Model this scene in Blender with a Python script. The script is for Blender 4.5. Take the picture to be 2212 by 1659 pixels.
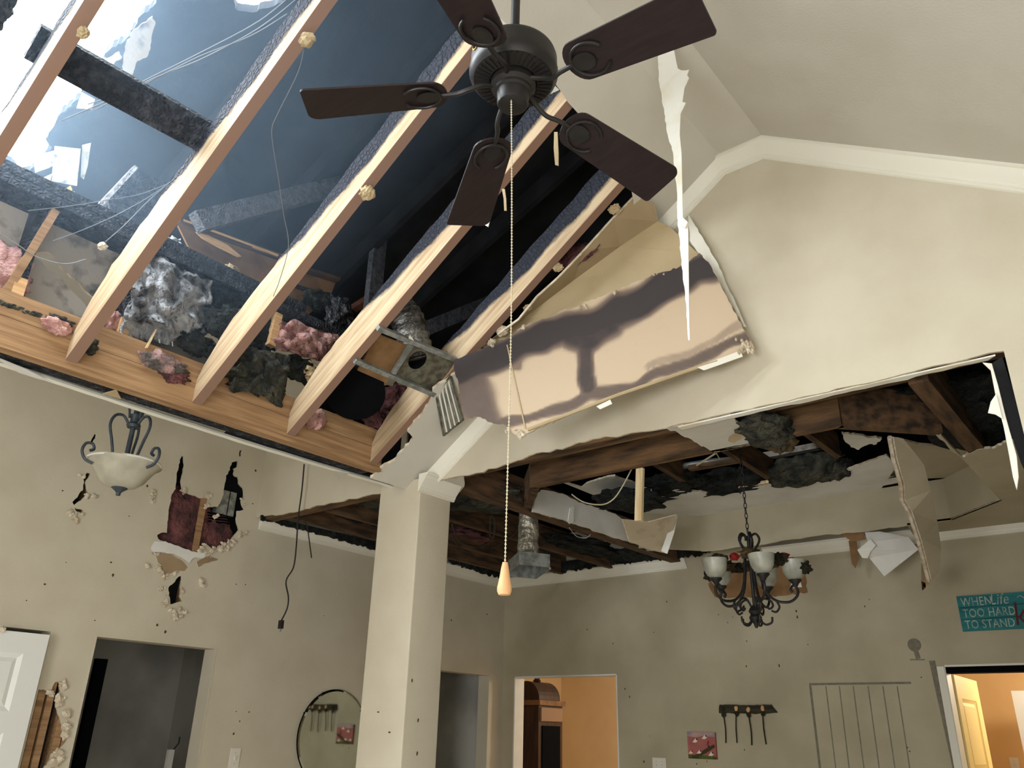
import bpy, bmesh, math, random
from mathutils import Vector, Matrix, noise
from mathutils.geometry import tessellate_polygon

# ------------------------------------------------------------------ scene, camera, world, light
for o in list(bpy.data.objects):
    bpy.data.objects.remove(o, do_unlink=True)
SC = bpy.context.scene
COL = SC.collection
IW, IH, FPX = 2212.0, 1659.0, 1740.0
CAM = Vector((0.0, 0.0, 1.6))
YAW, PITCH, ROLL = map(math.radians, (39.7095, 23.4264, 1.4953))
_f = Vector((-math.sin(YAW) * math.cos(PITCH), math.cos(YAW) * math.cos(PITCH), math.sin(PITCH)))
_r = Vector((math.cos(YAW), math.sin(YAW), 0.0))
_u = _r.cross(_f)
RT = math.cos(ROLL) * _r + math.sin(ROLL) * _u
UP = -math.sin(ROLL) * _r + math.cos(ROLL) * _u
FW = _f
cd = bpy.data.cameras.new('camera')
cd.sensor_width = 36.0
cd.lens = FPX / IW * 36.0
cd.clip_start = 0.02
cam = bpy.data.objects.new('camera', cd)
COL.objects.link(cam)
cam.matrix_world = Matrix(((RT.x, UP.x, -FW.x, CAM.x), (RT.y, UP.y, -FW.y, CAM.y), (RT.z, UP.z, -FW.z, CAM.z), (0, 0, 0, 1)))
SC.camera = cam

# main planes of the house (metres)
XL, YG, YB = -4.88, 3.137, 6.0        # left wall, gable wall, back wall of the dining room
XH, ZH = -3.24, 2.91                  # header at the foot of the vault
SL, RX0, RX1, ZR = 0.68, -1.30, -1.05, 4.24   # vault pitch and ridge flat
SR = 0.665
XR, YS = 0.95, -3.0                   # right wall, wall behind the camera

wd = bpy.data.worlds.new('overcast_sky'); SC.world = wd; wd.use_nodes = True
bg = wd.node_tree.nodes['Background']
bg.inputs[0].default_value = (0.86, 0.94, 1.0, 1); bg.inputs[1].default_value = 16.5
SC.view_settings.view_transform = 'Standard'
SC.view_settings.look = 'None'
SC.view_settings.exposure = 0.5
SC.view_settings.gamma = 1.0
SC.view_settings.use_curve_mapping = False

def area(name, loc, target, sx, sy, power, col, portal=False):
    l = bpy.data.lights.new(name, 'AREA'); l.shape = 'RECTANGLE'; l.size = sx; l.size_y = sy
    l.energy = power; l.color = col
    if portal: l.cycles.is_portal = True
    o = bpy.data.objects.new(name, l); COL.objects.link(o); o.location = loc
    d = (Vector(target) - Vector(loc)).normalized()
    o.rotation_euler = d.to_track_quat('-Z', 'Y').to_euler()
    return o
# added fill lamps inside the unseen, closed-off windows, standing in for daylight
area('fill_rear_window', (-0.9, -2.90, 1.6), (-0.9, 0.5, 2.6), 2.0, 1.9, 125, (0.98, 0.99, 1.0))
area('fill_right_window', (0.90, -0.9, 1.55), (-1, -0.9, 1.55), 2.4, 1.5, 28, (0.98, 0.99, 1.0))
area('sky_portal_roof_hole', (-3.2, -0.2, 4.72), (-2.78, -0.2, 3.72), 2.5, 2.7, 1, (1, 1, 1), True)

# ------------------------------------------------------------------ helpers
def ray(px, py):
    return RT * ((px - IW / 2) / FPX) + UP * (-(py - IH / 2) / FPX) + FW
def atx(px, py, X): d = ray(px, py); return CAM + d * ((X - CAM.x) / d.x)
def aty(px, py, Y): d = ray(px, py); return CAM + d * ((Y - CAM.y) / d.y)
def atz(px, py, Z): d = ray(px, py); return CAM + d * ((Z - CAM.z) / d.z)
def ats(px, py, off=0.0):            # on the left slope of the vault, off = height above it
    d = ray(px, py); k = ZR + off - SL * RX0
    return CAM + d * ((k - CAM.z + SL * CAM.x) / (d.z - SL * d.x))
def zs(x): return ZR + SL * (x - RX0)
DK0, DKX, DKS = 3.9, -4.88, 0.42
def zdeck(x): return DK0 + DKS * (x - DKX)
def atd(px, py):
    d = ray(px, py); k = DK0 - DKS * DKX
    return CAM + d * ((k - CAM.z + DKS * CAM.x) / (d.z - DKS * d.x))
def zoom(x0, y0, s, pts): return [(x0 + s * a, y0 + s * b) for a, b in pts]

def jag(pts, step=9, amp=3, seed=0, closed=True, edges=None):
    rnd = random.Random(seed); out = []
    n = len(pts); m = n if closed else n - 1
    for i in range(m):
        a, b = Vector(pts[i]), Vector(pts[(i + 1) % n])
        out.append(tuple(a))
        if edges is not None and i not in edges: continue
        L = (b - a).length; k = int(L / step)
        if k < 1: continue
        d = (b - a) / (k + 1)
        nv = Vector((-d.y, d.x)).normalized()
        for j in range(1, k + 1):
            q = a + d * (j + rnd.uniform(-.3, .3)) + nv * rnd.uniform(-amp, amp)
            out.append(tuple(q))
    if not closed: out.append(tuple(pts[-1]))
    return out

ORG = {}
def org(o): return ORG.get(o.name, Vector((0, 0, 0)))

class MB:
    def __init__(s): s.v = []; s.f = []; s.m = []
    def add(s, vs, fs, mi=0):
        b = len(s.v); s.v += [Vector(x) for x in vs]; s.f += [tuple(b + i for i in f) for f in fs]; s.m += [mi] * len(fs); return s
    def box(s, lo, hi, mi=0):
        (a, b, c), (d, e, f) = lo, hi
        return s.add([(a, b, c), (d, b, c), (d, e, c), (a, e, c), (a, b, f), (d, b, f), (d, e, f), (a, e, f)],
                     [(0, 3, 2, 1), (4, 5, 6, 7), (0, 1, 5, 4), (1, 2, 6, 5), (2, 3, 7, 6), (3, 0, 4, 7)], mi)
    def bar(s, p, q, w, h, up=(0, 0, 1), mi=0):
        p, q, up = Vector(p), Vector(q), Vector(up); d = (q - p).normalized()
        x = d.cross(up)
        if x.length < 1e-4: x = d.cross(Vector((1, 0, 0)))
        x.normalize(); y = x.cross(d).normalized(); x *= w / 2; y *= h / 2
        vs = [p - x - y, p + x - y, p + x + y, p - x + y, q - x - y, q + x - y, q + x + y, q - x + y]
        return s.add(vs, [(0, 1, 2, 3), (7, 6, 5, 4), (0, 4, 5, 1), (1, 5, 6, 2), (2, 6, 7, 3), (3, 7, 4, 0)], mi)
    def tube(s, pts, r, seg=8, mi=0, cap=True, closed=False):
        pts = [Vector(p) for p in pts]; n = len(pts); rings = []
        rr = r if isinstance(r, (list, tuple)) else [r] * n
        t0 = (pts[1] - pts[0]).normalized()
        nx = t0.cross(Vector((0, 0, 1)))
        if nx.length < 1e-3: nx = t0.cross(Vector((1, 0, 0)))
        nx.normalize()
        for i in range(n):
            a = pts[i - 1] if (i > 0 or closed) else pts[0]; b = pts[(i + 1) % n] if (i < n - 1 or closed) else pts[-1]
            t = (b - a).normalized(); nx = (nx - t * nx.dot(t))
            if nx.length < 1e-5: nx = t.cross(Vector((0.3, 0.5, 0.8)))
            nx.normalize(); ny = t.cross(nx)
            rings.append([pts[i] + (nx * math.cos(2 * math.pi * k / seg) + ny * math.sin(2 * math.pi * k / seg)) * rr[i] for k in range(seg)])
        vs = [v for rg in rings for v in rg]; fs = []
        for i in range(n if closed else n - 1):
            j = (i + 1) % n
            for k in range(seg):
                fs.append((i * seg + k, i * seg + (k + 1) % seg, j * seg + (k + 1) % seg, j * seg + k))
        if cap and not closed: fs += [tuple(range(seg))[::-1], tuple((n - 1) * seg + k for k in range(seg))]
        return s.add(vs, fs, mi)
    def lathe(s, prof, c, seg=24, axis=(0, 0, 1), mi=0, ripple=None):
        c, ax = Vector(c), Vector(axis).normalized()
        x = ax.cross(Vector((0, 1, 0)))
        if x.length < 1e-3: x = ax.cross(Vector((1, 0, 0)))
        x.normalize(); y = ax.cross(x); vs = []; fs = []
        for i, (r, z) in enumerate(prof):
            for k in range(seg):
                a = 2 * math.pi * k / seg; q = r * (ripple(a, i) if ripple else 1)
                vs.append(c + ax * z + (x * math.cos(a) + y * math.sin(a)) * q)
        for i in range(len(prof) - 1):
            for k in range(seg):
                fs.append((i * seg + k, i * seg + (k + 1) % seg, (i + 1) * seg + (k + 1) % seg, (i + 1) * seg + k))
        return s.add(vs, fs, mi)
    def slab(s, outer, holes=(), t=(0, 0, 0.01), mf=0, ms=0, mb=None):
        """flat piece: outer loop + hole loops of 3D points, thickened by the vector t; mf face, ms torn edge, mb back"""
        t = Vector(t); mb = mf if mb is None else mb
        loops = [[Vector(p) for p in outer]] + [[Vector(p) for p in h] for h in holes]
        tri = tessellate_polygon(loops)
        flat = [p for l in loops for p in l]; n = len(flat)
        s.add(flat + [p + t for p in flat], [], 0); b = len(s.v) - 2 * n
        for (i, j, k) in tri:
            if len({i, j, k}) < 3: continue
            s.f.append((b + i, b + j, b + k)); s.m.append(mf)
            s.f.append((b + n + k, b + n + j, b + n + i)); s.m.append(mb)
        o = 0
        for l in loops:
            m = len(l)
            for i in range(m):
                j = (i + 1) % m
                s.f.append((b + o + i, b + o + j, b + n + o + j, b + n + o + i)); s.m.append(ms)
            o += m
        return s
    def blob(s, c, rad, sub=3, amp=.35, freq=2.0, seed=0, mi=0, fine=0.0, ff=9.0):
        bm = bmesh.new(); bmesh.ops.create_icosphere(bm, subdivisions=sub, radius=1)
        of = Vector((seed * 3.17, seed * 1.31, seed * 7.7)); vs = []
        for v in bm.verts:
            d = v.co.normalized(); k = 1 + amp * noise.noise(d * freq + of) + fine * noise.noise(d * ff + of)
            vs.append(Vector(c) + Vector((d.x * rad[0] * k, d.y * rad[1] * k, d.z * rad[2] * k)))
        fs = [tuple(l.vert.index for l in f.loops) for f in bm.faces]; bm.free()
        return s.add(vs, fs, mi)
    def build(s, name, mats, parent=None, smooth=False, base=None, kind=None):
        if not isinstance(mats, (list, tuple)): mats = [mats]
        me = bpy.data.meshes.new(name)
        if parent is not None: O = org(parent)
        elif base is not None: O = Vector(base)
        else:
            lo = Vector((min(v.x for v in s.v), min(v.y for v in s.v), min(v.z for v in s.v)))
            hi = Vector((max(v.x for v in s.v), max(v.y for v in s.v), max(v.z for v in s.v)))
            O = Vector(((lo.x + hi.x) / 2, (lo.y + hi.y) / 2, lo.z))
        me.from_pydata([v - O for v in s.v], [], s.f)
        for m in mats: me.materials.append(m)
        me.polygons.foreach_set('material_index', s.m)
        bm = bmesh.new(); bm.from_mesh(me); bmesh.ops.recalc_face_normals(bm, faces=bm.faces); bm.to_mesh(me); bm.free()
        if smooth:
            me.polygons.foreach_set('use_smooth', [True] * len(me.polygons))
            if smooth != 'all': me.set_sharp_from_angle(angle=math.radians(38))
        me.update()
        o = bpy.data.objects.new(name, me); COL.objects.link(o)
        if parent is not None: o.parent = parent
        else: o.location = O
        ORG[o.name] = O
        if kind: o['kind'] = kind
        return o

def tag(o, label, cat, group=None, kind=None):
    o['label'] = label; o['category'] = cat
    if group: o['group'] = group
    if kind: o['kind'] = kind
    return o
def thing(name, label, cat, loc, group=None):
    o = bpy.data.objects.new(name, None); COL.objects.link(o); o.location = loc; o.empty_display_size = .05
    ORG[o.name] = Vector(loc); return tag(o, label, cat, group)
def struct(o, label=None, cat=None):
    o['kind'] = 'structure'
    if label: o['label'] = label
    if cat: o['category'] = cat
    return o
def spline(pts, n=8):
    P = [Vector(p) for p in pts]; out = []
    for i in range(len(P) - 1):
        a, b, c, d = P[max(i - 1, 0)], P[i], P[i + 1], P[min(i + 2, len(P) - 1)]
        for k in range(n):
            t = k / n
            out.append(0.5 * ((2 * b) + (-a + c) * t + (2 * a - 5 * b + 4 * c - d) * t * t + (-a + 3 * b - 3 * c + d) * t ** 3))
    out.append(P[-1]); return out

# ------------------------------------------------------------------ materials
def lin(r, g, b):
    return tuple(((c / 255) / 12.92 if c <= 10 else (((c / 255) + .055) / 1.055) ** 2.4) for c in (r, g, b)) + (1,)
def mat(name, col, rough=.85, col2=None, ns=6.0, nlo=.4, nhi=.62, bump=0, bs=60.0, spec=.3, metal=0.0, stretch=None, vor=False, detail=6, bdist=.01, alpha_sss=0):
    m = bpy.data.materials.new(name); m.use_nodes = True; nt = m.node_tree; N = nt.nodes; L = nt.links
    bs_ = N['Principled BSDF']; bs_.inputs['Base Color'].default_value = col; bs_.inputs['Roughness'].default_value = rough
    bs_.inputs['Specular IOR Level'].default_value = spec; bs_.inputs['Metallic'].default_value = metal
    tc = N.new('ShaderNodeTexCoord'); mp = N.new('ShaderNodeMapping'); L.new(tc.outputs['Object'], mp.inputs[0])
    if stretch: mp.inputs['Scale'].default_value = stretch
    if col2:
        n = N.new('ShaderNodeTexNoise'); n.inputs['Scale'].default_value = ns; n.inputs['Detail'].default_value = detail
        L.new(mp.outputs[0], n.inputs[0])
        r = N.new('ShaderNodeValToRGB'); r.color_ramp.elements[0].position = nlo; r.color_ramp.elements[1].position = nhi
        r.color_ramp.elements[0].color = col; r.color_ramp.elements[1].color = col2
        L.new(n.outputs[0], r.inputs[0]); L.new(r.outputs[0], bs_.inputs['Base Color'])
    if bump:
        if vor:
            n2 = N.new('ShaderNodeTexVoronoi'); n2.feature = 'DISTANCE_TO_EDGE'; n2.inputs['Scale'].default_value = bs; ou = n2.outputs['Distance']
        else:
            n2 = N.new('ShaderNodeTexNoise'); n2.inputs['Scale'].default_value = bs; n2.inputs['Detail'].default_value = 5; ou = n2.outputs[0]
        L.new(mp.outputs[0], n2.inputs[0])
        b = N.new('ShaderNodeBump'); b.inputs['Strength'].default_value = bump; b.inputs['Distance'].default_value = bdist
        L.new(ou, b.inputs['Height']); L.new(b.outputs[0], bs_.inputs['Normal'])
    return m
def emit(name, col, st):
    m = bpy.data.materials.new(name); m.use_nodes = True; N = m.node_tree.nodes
    b = N['Principled BSDF']; b.inputs['Base Color'].default_value = col
    b.inputs['Emission Color'].default_value = col; b.inputs['Emission Strength'].default_value = st; return m

PAINT = mat('beige_wall_paint', lin(209, 202, 183), .75, lin(202, 194, 174), 3.0, bump=.12, bs=140, spec=.25)
SOOTED = mat('sooted_wall_paint', lin(189, 181, 157), .8, lin(175, 167, 143), 2.2, bump=.12, bs=140, spec=.2)
CEILP = mat('ceiling_paint', lin(206, 203, 194), .85, lin(200, 196, 186), 2.5, bump=.10, bs=110, spec=.15)
WHITEC = mat('white_ceiling_paint', lin(234, 234, 230), .85, lin(220, 219, 214), 3, bump=.1, bs=90, spec=.15)
TRIM = mat('white_trim_paint', lin(232, 230, 218), .45, spec=.4)
DOORW = mat('white_door_paint', lin(238, 240, 238), .4, spec=.45)
GYPS = mat('torn_gypsum', lin(226, 216, 198), .95, lin(196, 180, 155), 30, bump=.5, bs=120)
KRAFT = mat('brown_paper_back', lin(168, 146, 116), .9, lin(150, 128, 100), 4, bump=.15, bs=60)
GREYB = mat('grey_paper_back', lin(172, 166, 156), .9, lin(70, 68, 70), 7, .52, .66, bump=.2, bs=60)
TANB = mat('tan_paper_back', lin(190, 172, 138), .9, lin(176, 158, 124), 2.5, bump=.1, bs=80)
WOOD = mat('pine_lumber', lin(220, 184, 136), .7, lin(190, 144, 96), 9, .38, .7, bump=.15, bs=30, stretch=(9, .5, 9), spec=.25)
WOODY = mat('pine_beam', lin(172, 138, 102), .7, lin(134, 102, 72), 7, .38, .7, bump=.15, bs=30, stretch=(8, .45, 8), spec=.25)
JOIST = mat('stained_joist_wood', lin(108, 82, 58), .8, lin(50, 40, 31), 6, .36, .66, bump=.2, bs=30, stretch=(4, .7, 4))
JOISTX = mat('stained_header_wood', lin(116, 88, 60), .8, lin(50, 40, 31), 5, .38, .68, bump=.2, bs=30, stretch=(.7, 4, 4))
CHAR = mat('charred_wood', lin(34, 36, 40), .7, lin(78, 80, 86), 26, .45, .75, bump=1.0, bs=58, spec=.2, vor=True, bdist=.02)
CHARG = mat('ash_grey_char', lin(92, 95, 102), .7, lin(58, 60, 66), 30, .4, .7, bump=.9, bs=60, vor=True)
SOOT_SHADE = mat('soot_and_shade_black', lin(22, 24, 28), .85, lin(34, 36, 40), 4, bump=.3, bs=20)
PINK = mat('pink_fibreglass', lin(212, 170, 164), .95, lin(160, 112, 106), 12, .4, .65, bump=.9, bs=40, bdist=.03)
PINKD = mat('sooty_pink_fibreglass', lin(128, 80, 80), .95, lin(64, 46, 48), 9, .4, .65, bump=.9, bs=40, bdist=.03)
ASH = mat('ash_grey_fibreglass', lin(176, 178, 182), .95, lin(62, 62, 62), 9, .42, .62, bump=1, bs=26, bdist=.05)
DARKF = mat('burnt_fibreglass', lin(52, 54, 50), .95, lin(92, 90, 76), 14, .42, .7, bump=1, bs=34, bdist=.05)
BLACKF = mat('black_insulation', lin(24, 27, 27), .95, lin(50, 54, 48), 16, .45, .7, bump=1, bs=40, bdist=.05)
CREAMF = mat('cream_fibreglass', lin(214, 192, 150), .95, lin(140, 110, 80), 12, .4, .65, bump=1, bs=34, bdist=.04)
BRONZE = mat('oil_rubbed_bronze', lin(36, 35, 36), .42, lin(44, 42, 42), 20, spec=.5, metal=.35)
IRON = mat('black_wrought_iron', lin(34, 36, 40), .5, lin(52, 50, 46), 25, spec=.5, metal=.3)
IRONB = mat('blue_grey_iron', lin(58, 68, 78), .5, lin(74, 84, 92), 25, spec=.5, metal=.25)
BLADE = mat('dark_walnut_blade', lin(38, 27, 30), .5, lin(29, 20, 23), 5, stretch=(1, 14, 14), spec=.4, bump=.05, bs=60)
STEEL = mat('galvanised_steel', lin(158, 162, 160), .45, lin(118, 122, 118), 22, .4, .6, metal=.35, spec=.5)
DUSTST = mat('dusty_sheet_metal', lin(120, 118, 104), .7, lin(86, 82, 70), 24, .4, .6, metal=.3, bump=.3, bs=60)
FOIL = mat('silver_duct_foil', lin(214, 210, 196), .28, lin(150, 144, 128), 9, metal=.6, bump=.9, bs=24, bdist=.03)
BLACK = mat('matte_black_duct', lin(9, 11, 14), .9, spec=.08, bump=.1, bs=90)
RUBBER = mat('black_cord', lin(40, 37, 34), .6)
WIREW = mat('pale_wire', lin(190, 190, 188), .5)
WIREG = mat('grey_wire', lin(128, 132, 138), .6)
WIREY = mat('cream_cable', lin(196, 188, 160), .5)
ALAB = mat('alabaster_glass', lin(196, 192, 176), .35, lin(168, 164, 148), 7, .4, .62, spec=.5)
FROST = mat('frosted_shade_glass', lin(190, 192, 180), .35, lin(150, 152, 140), 9, spec=.5)
ORANGE = mat('orange_wall_paint', lin(232, 194, 140), .7, lin(226, 186, 130), 2)
TANROOM = mat('tan_orange_wall_paint', lin(226, 198, 156), .7, lin(220, 190, 146), 2)
YELLOWD = mat('cream_yellow_door', lin(238, 214, 140), .5)
HALL = mat('sooted_hall_paint', lin(200, 199, 190), .85, lin(168, 166, 158), 2)
WALN = mat('dark_clock_wood', lin(62, 36, 22), .4, lin(38, 22, 14), 7, stretch=(5, 5, .6), spec=.5)
TEAL = mat('teal_sign_paint', lin(44, 130, 134), .7, lin(34, 108, 114), 5, stretch=(1, 1, 6))
SIGNW = mat('cream_sign_lettering', lin(182, 190, 176), .8, lin(110, 146, 142), 30, .45, .7)
SIGNR = mat('dark_red_sign_lettering', lin(92, 34, 40), .7)
PLATE = mat('white_switch_plate', lin(228, 224, 212), .4)
DIRT = mat('dirt_fleck', lin(74, 66, 54), .9)
GHOST = mat('soot_outline', lin(122, 118, 104), .9, lin(140, 134, 118), 40, .4, .7)
FLOORM = mat('floor_tile', lin(206, 196, 180), .5, lin(186, 174, 156), 4)
SHINGLE = mat('pale_roofing_felt', lin(190, 190, 186), .9, lin(90, 92, 94), 18, .5, .7, bump=.4, bs=50)
GARL = mat('dried_garland', lin(96, 78, 50), .95, lin(56, 50, 34), 20, bump=.8, bs=60)
REDFL = mat('red_garland_flower', lin(150, 40, 36), .8)
OLIVE = mat('green_black_garland', lin(48, 46, 30), .9, lin(30, 30, 22), 24, bump=.8, bs=70)
DRIFT = mat('dark_driftwood', lin(66, 62, 44), .9, lin(44, 42, 32), 14, stretch=(.5, 4, 4), bump=.5, bs=30)
GOLD = mat('gold_emblem', lin(200, 160, 70), .35, metal=.8)
LIGHTWOOD = mat('pale_handle_wood', lin(224, 178, 132), .5, lin(206, 158, 112), 6, stretch=(6, 6, .6))
SPLINT = mat('fresh_split_wood', lin(232, 214, 176), .7, lin(206, 180, 134), 8, stretch=(6, 6, .5))
CARDB = mat('brown_board', lin(150, 116, 80), .85, lin(120, 90, 60), 6)
WHITEP = mat('white_torn_paper', lin(240, 240, 232), .9, lin(226, 216, 190), 5, .5, .7)

def mirror_mat():
    m = bpy.data.materials.new('mirror_glass'); m.use_nodes = True; b = m.node_tree.nodes['Principled BSDF']
    b.inputs['Base Color'].default_value = (.82, .86, .8, 1); b.inputs['Metallic'].default_value = 1; b.inputs['Roughness'].default_value = .03; return m
MIRROR = mirror_mat()

def rafter_mat():
    """pine below, alligator char above, border wandering along the length (local x along, z up)"""
    m = bpy.data.materials.new('half_charred_rafter'); m.use_nodes = True; nt = m.node_tree; N = nt.nodes; L = nt.links
    B = N['Principled BSDF']; tc = N.new('ShaderNodeTexCoord'); sx = N.new('ShaderNodeSeparateXYZ'); L.new(tc.outputs['Object'], sx.inputs[0])
    def math_(op, a, b):
        n = N.new('ShaderNodeMath'); n.operation = op
        for i, q in enumerate((a, b)):
            if isinstance(q, (int, float)): n.inputs[i].default_value = q
            else: L.new(q, n.inputs[i])
        return n.outputs[0]
    mp = N.new('ShaderNodeMapping'); mp.inputs['Scale'].default_value = (2.2, 9, 5); L.new(tc.outputs['Object'], mp.inputs[0])
    nz = N.new('ShaderNodeTexNoise'); nz.inputs['Scale'].default_value = 1.6; nz.inputs['Detail'].default_value = 6; L.new(mp.outputs[0], nz.inputs[0])
    # char height threshold: 0.25 at the lower end, falling to 0.075 at 0.9 m up
    mr = N.new('ShaderNodeMapRange'); L.new(sx.outputs[0], mr.inputs[0])
    mr.inputs[1].default_value = .25; mr.inputs[2].default_value = 1.35; mr.inputs[3].default_value = .22; mr.inputs[4].default_value = .058
    d = math_('SUBTRACT', sx.outputs[2], mr.outputs[0]); d = math_('ADD', d, math_('MULTIPLY', math_('SUBTRACT', nz.outputs[0], .5), .12))
    fac = N.new('ShaderNodeMapRange'); L.new(d, fac.inputs[0]); fac.inputs[1].default_value = -.012; fac.inputs[2].default_value = .012
    mp2 = N.new('ShaderNodeMapping'); mp2.inputs['Scale'].default_value = (.6, 9, 9); L.new(tc.outputs['Object'], mp2.inputs[0])
    n2 = N.new('ShaderNodeTexNoise'); n2.inputs['Scale'].default_value = 5; n2.inputs['Detail'].default_value = 5; L.new(mp2.outputs[0], n2.inputs[0])
    r = N.new('ShaderNodeValToRGB'); r.color_ramp.elements[0].position = .35; r.color_ramp.elements[1].position = .7
    r.color_ramp.elements[0].color = lin(192, 172, 142); r.color_ramp.elements[1].color = lin(160, 134, 104); L.new(n2.outputs[0], r.inputs[0])
    r2 = N.new('ShaderNodeValToRGB'); e = r2.color_ramp.elements
    e[0].position = 0; e[0].color = lin(120, 84, 62); e[1].position = .35; e[1].color = lin(50, 52, 60)
    L.new(fac.outputs[0], r2.inputs[0])
    mx = N.new('ShaderNodeMix'); mx.data_type = 'RGBA'; L.new(fac.outputs[0], mx.inputs[0]); L.new(r.outputs[0], mx.inputs[6]); L.new(r2.outputs[0], mx.inputs[7])
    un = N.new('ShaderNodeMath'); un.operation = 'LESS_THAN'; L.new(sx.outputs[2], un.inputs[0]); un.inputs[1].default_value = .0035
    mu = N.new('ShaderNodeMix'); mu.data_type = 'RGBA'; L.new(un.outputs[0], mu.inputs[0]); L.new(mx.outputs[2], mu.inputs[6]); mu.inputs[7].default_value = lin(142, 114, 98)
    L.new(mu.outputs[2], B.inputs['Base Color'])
    vo = N.new('ShaderNodeTexVoronoi'); vo.feature = 'DISTANCE_TO_EDGE'; vo.inputs['Scale'].default_value = 38
    mp3 = N.new('ShaderNodeMapping'); mp3.inputs['Scale'].default_value = (1.3, 1, 1); L.new(tc.outputs['Object'], mp3.inputs[0]); L.new(mp3.outputs[0], vo.inputs[0])
    h = math_('MULTIPLY', math_('MINIMUM', vo.outputs['Distance'], .25), fac.outputs[0])
    b = N.new('ShaderNodeBump'); b.inputs['Strength'].default_value = .9; b.inputs['Distance'].default_value = .03; L.new(h, b.inputs['Height']); L.new(b.outputs[0], B.inputs['Normal'])
    rg = N.new('ShaderNodeMapRange'); L.new(fac.outputs[0], rg.inputs[0]); rg.inputs[3].default_value = .7; rg.inputs[4].default_value = .8; L.new(rg.outputs[0], B.inputs['Roughness'])
    B.inputs['Specular IOR Level'].default_value = .1
    return m
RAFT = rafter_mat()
# ------------------------------------------------------------------ the room shell
WA, WB = -4.762, -0.04                       # left wall plane  x = WA + WB*y
def xw(y): return WA + WB * y
def atw(px, py, off=0.0):
    d = ray(px, py); return CAM + d * ((WA + off - CAM.x + WB * CAM.y) / (d.x - WB * d.y))
def WL(y, z, off=0.0): return Vector((xw(y) + off, y, z))

# --- floor
o = MB().box((-7.2, YS - .3, -.05), (1.8, 9.3, 0)).build('floor', FLOORM); struct(o, 'pale tile floor of the whole house', 'floor')

# --- left wall (foyer and dining side)
op1y = atw(112, 1360).y
OPEN = [[(op1y - .86, 0.0), (op1y - .86, 2.05), (op1y, 2.05), (op1y, 0.0)],
        [(2.205, 0.0), (2.205, 2.05), (2.985, 2.05), (2.985, 0.0)],
        [(5.02, 0.0), (5.02, 2.07), (5.80, 2.07), (5.80, 0.0)]]
H = []
H.append(zoom(120, 860, .1688, [(500, 455), (525, 470), (515, 510), (490, 545), (470, 590), (445, 570), (465, 520), (485, 490)]))
H.append(zoom(120, 860, .1688, [(400, 950), (445, 960), (430, 1000), (380, 1080), (405, 1190), (415, 1240), (300, 1320), (240, 1370), (215, 1330), (280, 1270), (310, 1210), (350, 1180), (365, 1080), (355, 1020)]))
H.append(zoom(120, 860, .1688, [(240, 1400), (310, 1420), (355, 1440), (330, 1470), (270, 1450)]))
MAINH = zoom(300, 960, .1688, [(545, 140), (575, 160), (580, 290), (555, 400), (540, 480), (555, 560), (600, 610), (690, 650), (790, 690), (870, 690), (890, 640), (905, 670), (880, 740), (850, 800), (900, 795), (1010, 800), (1040, 750), (1085, 640), (1085, 580), (1100, 500), (1115, 400), (1165, 330), (1165, 290), (1190, 230), (1265, 210), (1260, 290), (1215, 310), (1225, 400), (1270, 420), (1280, 500), (1335, 560), (1340, 680), (1310, 720), (1350, 830), (1260, 850), (1250, 940), (1270, 1050), (1280, 1090), (1170, 1230), (1100, 1280), (1010, 1320), (930, 1330), (840, 1260), (820, 1330), (780, 1390), (560, 1330), (330, 1250), (250, 1210), (235, 1160), (290, 1130), (360, 1130), (365, 1040), (380, 880), (400, 760), (420, 640), (470, 570), (480, 480), (490, 350), (510, 260)])
H.append(MAINH)
H.append(zoom(0, 1200, .2767, [(1390, 170), (1420, 160), (1410, 260), (1405, 320), (1425, 360), (1370, 370), (1330, 380), (1315, 250), (1345, 225)]))
HDOOR = zoom(0, 1330, .1984, [(405, 800), (480, 802), (550, 832), (600, 722), (650, 720), (655, 820), (620, 880), (610, 990), (650, 1100), (680, 1200), (690, 1300), (725, 1360), (690, 1410), (640, 1460), (560, 1500), (530, 1590), (480, 1659), (400, 1800), (140, 1800)])
H.append(HDOOR)
H.append(zoom(300, 960, .1688, [(1290, 80), (1320, 70), (1310, 150), (1285, 155)]))
H3 = [[atw(*p) for p in jag(h, 7, 1.3, i)] for i, h in enumerate(H)]
DH = [[WL(y, z) for y, z in q] for q in OPEN]
def outline_with_doors(off):
    # floor line with the door openings taken out of the outline
    pts = [WL(YS, 0, off)]
    for q in sorted(OPEN, key=lambda q: q[0][0]): pts += [WL(y, z, off) for y, z in q]
    return pts + [WL(6.0, 0, off), WL(6.0, 3.62, off), WL(YS, 3.62, off)]
wl = MB().slab(outline_with_doors(0), H3, (-.013, 0, 0), 0, 1, 2).build('wall_left', [PAINT, GYPS, KRAFT])
struct(wl, 'beige left wall with smashed holes and doorways', 'wall')
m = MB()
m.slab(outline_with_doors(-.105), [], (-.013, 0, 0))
m.build('back_lining', SOOT_SHADE, wl)  # black colour stands in for the unlit depth of the wall cavity
for q in OPEN:                                                     # reveals of the openings
    y0, y1, zt = q[0][0], q[2][0], q[1][1]; m = MB()
    e = .003
    m.slab([WL(y0 + e, 0, e), WL(y0 + e, 0, -.121), WL(y0 + e, zt - e, -.121), WL(y0 + e, zt - e, e)], [], (0, -.009, 0))
    m.slab([WL(y1 - e, 0, e), WL(y1 - e, 0, -.121), WL(y1 - e, zt - e, -.121), WL(y1 - e, zt - e, e)], [], (0, .009, 0))
    m.slab([WL(y0, zt - e, e), WL(y1, zt - e, e), WL(y1, zt - e, -.121), WL(y0, zt - e, -.121)], [], (0, 0, .009))
    m.build('doorway_reveal', PAINT, wl)
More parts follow.
